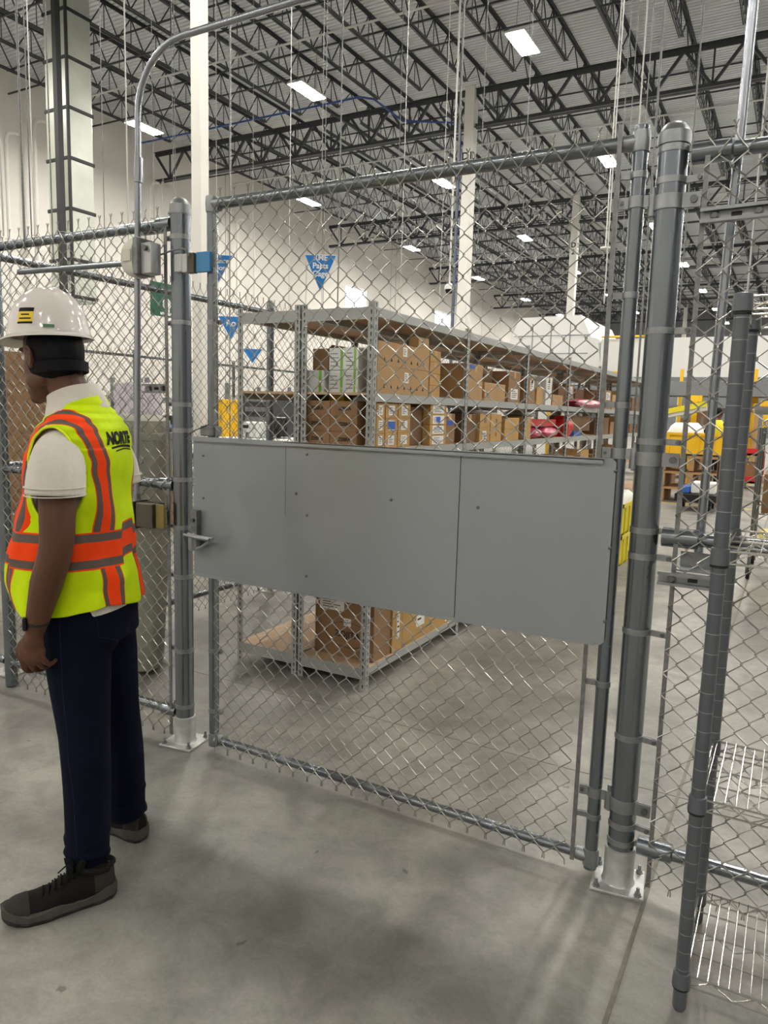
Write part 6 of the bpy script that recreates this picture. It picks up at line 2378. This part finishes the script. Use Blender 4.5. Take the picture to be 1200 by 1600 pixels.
def shoe(ox, oy, ang, s_, name='shoe'):
    """heel centre at ox, oy; pointing along ang; s_ = +1 left foot"""
    Rz = Matrix.Rotation(ang, 3, 'Z')
    T = lambda x, y, z: Vector((ox, oy, 0)) + Rz @ Vector((x * 1.06, y * s_ * 1.06, z * 1.16))
    hw = [(0.0, 0.016), (0.012, 0.03), (0.05, 0.037), (0.10, 0.037), (0.15, 0.043), (0.20, 0.050), (0.24, 0.049), (0.27, 0.040), (0.29, 0.026), (0.30, 0.010)]
    ht = [(0.0, 0.085), (0.02, 0.094), (0.07, 0.092), (0.11, 0.098), (0.14, 0.090), (0.18, 0.072), (0.22, 0.064), (0.26, 0.060), (0.285, 0.050), (0.30, 0.032)]
    cy = lambda x: 0.006 * math.sin(x / 0.3 * PI) - 0.004 * (x / 0.3) ** 2
    toe = lambda x: 0.010 * max(0, (x - 0.22) / 0.08) ** 2
    N = 30
    xs_ = [0.30 * (i / N) for i in range(N + 1)]
    up = MB()
    rings = []
    for x in xs_:
        w_, h_ = interp(hw, x)[0], interp(ht, x)[0]
        ring = []
        for k in range(25):
            a_ = PI * k / 24
            c_, sn_ = math.cos(a_), math.sin(a_)
            ring.append(T(x, cy(x) + w_ * math.copysign(abs(c_) ** 0.75, c_) * (1 - 0.25 * sn_ ** 3), 0.026 + toe(x) + (h_ - 0.026) * sn_ ** 0.8))
        rings.append(ring)
    up.loft(rings)
    o = up.build(name, 'shoe', per, label='charcoal work shoe')
    ORG[o.name] = Vector()
    # toe cap and heel overlays follow the upper slightly proud
    for (xa, xb2, ka, kb) in ((0.235, 0.298, 0, 24), (0.002, 0.06, 1, 9), (0.002, 0.06, 15, 23)):
        ov = MB()
        sub = [xa + (xb2 - xa) * i / 8 for i in range(9)]
        rr = []
        for x in sub:
            w_, h_ = interp(hw, x)[0] + 0.0015, interp(ht, x)[0] + 0.0015
            rr.append([T(x, cy(x) + w_ * math.copysign(abs(math.cos(PI * k / 24)) ** 0.75, math.cos(PI * k / 24)) * (1 - 0.25 * math.sin(PI * k / 24) ** 3),
                         0.026 + toe(x) + (h_ - 0.026) * math.sin(PI * k / 24) ** 0.8) for k in range(ka, kb + 1)])
        m_ = kb - ka + 1
        ov.add([p_ for r_ in rr for p_ in r_], [(i * m_ + k, i * m_ + k + 1, (i + 1) * m_ + k + 1, (i + 1) * m_ + k) for i in range(8) for k in range(m_ - 1)], 0, True)
        ov.build('overlay', 'shoe_panel', o)
    so = MB()
    for (z0, z1, ex0, ex1, nm, mm, wav) in ((0.010, 0.032, 0.004, 0.006, 'midsole', 'sole', True), (0.0, 0.012, 0.0, 0.005, 'outsole', 'sole_dark', False)):
        so = MB()
        rings = []
        for zi in range(4):
            t = zi / 3
            z = z0 + (z1 - z0) * t
            ex = ex0 + (ex1 - ex0) * t
            ring = []
            P_ = [(x, 1) for x in xs_] + [(x, -1) for x in reversed(xs_)]
            for (x, sd) in P_:
                w_ = interp(hw, x)[0] + ex
                zz = z + toe(x) * (1.0 if z > 0.002 else 0.8)
                if wav and zi == 3:
                    zz += 0.005 * math.sin(x * 48) + (0.010 if x < 0.07 else 0.0) * (1 - x / 0.07)
                if wav and zi == 0:
                    zz += 0.003 * math.sin(x * 95)
                ring.append(T(x + (ex if x > 0.29 else -ex if x < 0.01 else 0), cy(x) + sd * w_, zz))
            rings.append(ring)
        so.loft(rings, smooth=False)
        so.build(nm, mm, o)
    # padded collar, tongue, laces
    c = MB()
    c.tube([T(0.048 + 0.046 * math.cos(a_), cy(0.05) + 0.030 * math.sin(a_), 0.092 + 0.006 * math.cos(a_) + (0.012 if abs(a_ - PI) < 1 else 0)) for a_ in [2 * PI * k / 24 for k in range(24)]], 0.009, 8, closed=True)
    c.build('ankle_collar', 'shoe', o)
    c = MB()
    c.bar(T(0.105, cy(0.1), 0.088), T(0.085, cy(0.1), 0.125), 0.04, 0.012)
    c.build('tongue', 'lace', o)
    c = MB()
    for i in range(6):
        x = 0.112 + i * 0.016
        h_ = interp(ht, x)[0] + 0.003
        c.tube([T(x, -0.026 + cy(x), h_ - 0.012), T(x + 0.003, cy(x) - 0.01, h_), T(x + 0.004, cy(x) + 0.01, h_), T(x + 0.008, 0.026 + cy(x), h_ - 0.012)], 0.0026, 6)
        c.tube([T(x + 0.008, -0.026 + cy(x), h_ - 0.012), T(x, 0.026 + cy(x), h_ - 0.012)], 0.0026, 6)
    for sd in (1, -1):
        bx_ = [T(0.11, 0, 0.104), T(0.118, sd * 0.02, 0.122), T(0.132, sd * 0.036, 0.118), T(0.13, sd * 0.03, 0.104), T(0.112, sd * 0.004, 0.103)]
        c.tube(bx_, 0.0024, 6)
        c.tube([T(0.112, 0, 0.104), T(0.13, sd * 0.03, 0.098), T(0.15, sd * 0.045, 0.075)], 0.0022, 6)
    c.build('laces', 'lace', o)
    return o


shoe(-0.182, 0.200, math.radians(33), 1)
shoe(-0.170, -0.085, math.radians(-26), -1)

# ------------------------------------------------------------------ worker far behind the fence on the right
P = EYE + (CM @ Vector(((1120 - 600) / 1150, -(680 - 800) / 1150, -1))) * 15.8
wk = thing('person', 'far worker in lime vest and dark clothes, partly hidden behind the rack posts', 'person', (P.x, P.y, 0))
ORG[wk.name] = Vector()
wk.rotation_euler.z = math.radians(75)
q = MB()
q.loft([body_ring(TORSO, 0.82 + (1.6 - 0.82) * i / 16, 24) for i in range(17)])
rounded(q, [(-0.03, 0, 1.50), (0.0, 0, 1.60)], [0.06, 0.058])
ell(q, (0.01, 0, 1.70), (0.095, 0.078, 0.115))
ell(q, (0.10, 0, 1.69), (0.014, 0.012, 0.02))
for s_ in (1, -1):
    ell(q, (0.0, s_ * 0.08, 1.69), (0.015, 0.01, 0.028))
    rounded(q, [(-0.03, s_ * 0.17, 1.43), (-0.04, s_ * 0.235, 1.14), (0.10, s_ * 0.2, 0.98)], [0.055, 0.045, 0.03], 10)
    hand(q, 0.12, s_ * 0.2, 0.99, s_)
    rounded(q, [(-0.03, s_ * 0.09, 0.9), (-0.03, s_ * 0.1, 0.5), (-0.05, s_ * 0.1, 0.1)], [0.09, 0.06, 0.04], 10)
blob(q, 'body', 'skin', wk, vox=0.009, smooth=2)
q = MB()
q.loft([body_ring(PEL, 0.80 + 0.22 * i / 8, 24) for i in range(9)])
for s_ in (1, -1):
    rounded(q, [(-0.03, s_ * 0.09, 0.9), (-0.03, s_ * 0.1, 0.5), (-0.05, s_ * 0.1, 0.1)], [0.11, 0.085, 0.07], 10)
blob(q, 'trousers', 'hair', wk, vox=0.012, smooth=2)
q = MB()
q.loft([body_ring([(z_, c_, d_ + 0.015, w_ + 0.015) for (z_, c_, d_, w_) in TORSO], 0.95 + (1.57 - 0.95) * i / 14, 24) for i in range(15)])
blob(q, 'safety_vest', 'yellow_bin', wk, vox=0.01, smooth=2)
q = MB()
for s_ in (1, -1):
    rounded(q, [(-0.03, s_ * 0.15, 1.44), (-0.035, s_ * 0.21, 1.28), (-0.04, s_ * 0.235, 1.12), (0.05, s_ * 0.215, 1.03)], [0.075, 0.066, 0.058, 0.05], 10)
blob(q, 'sleeve', 'hair', wk, vox=0.012, smooth=2)
q = MB()
ell(q, (-0.01, 0, 1.74), (0.105, 0.088, 0.1))
blob(q, 'hair', 'hair', wk, vox=0.01, smooth=2, cuts=((Vector((0.03, 0, 1.7)), Vector((1, 0, -0.6))),))
q = MB()
for s_ in (1, -1):
    rounded(q, [(-0.1, s_ * 0.1, 0.045), (0.0, s_ * 0.1, 0.045), (0.1, s_ * 0.1, 0.035)], [0.044, 0.044, 0.034], 10)
q.build('shoes', 'hair', wk)
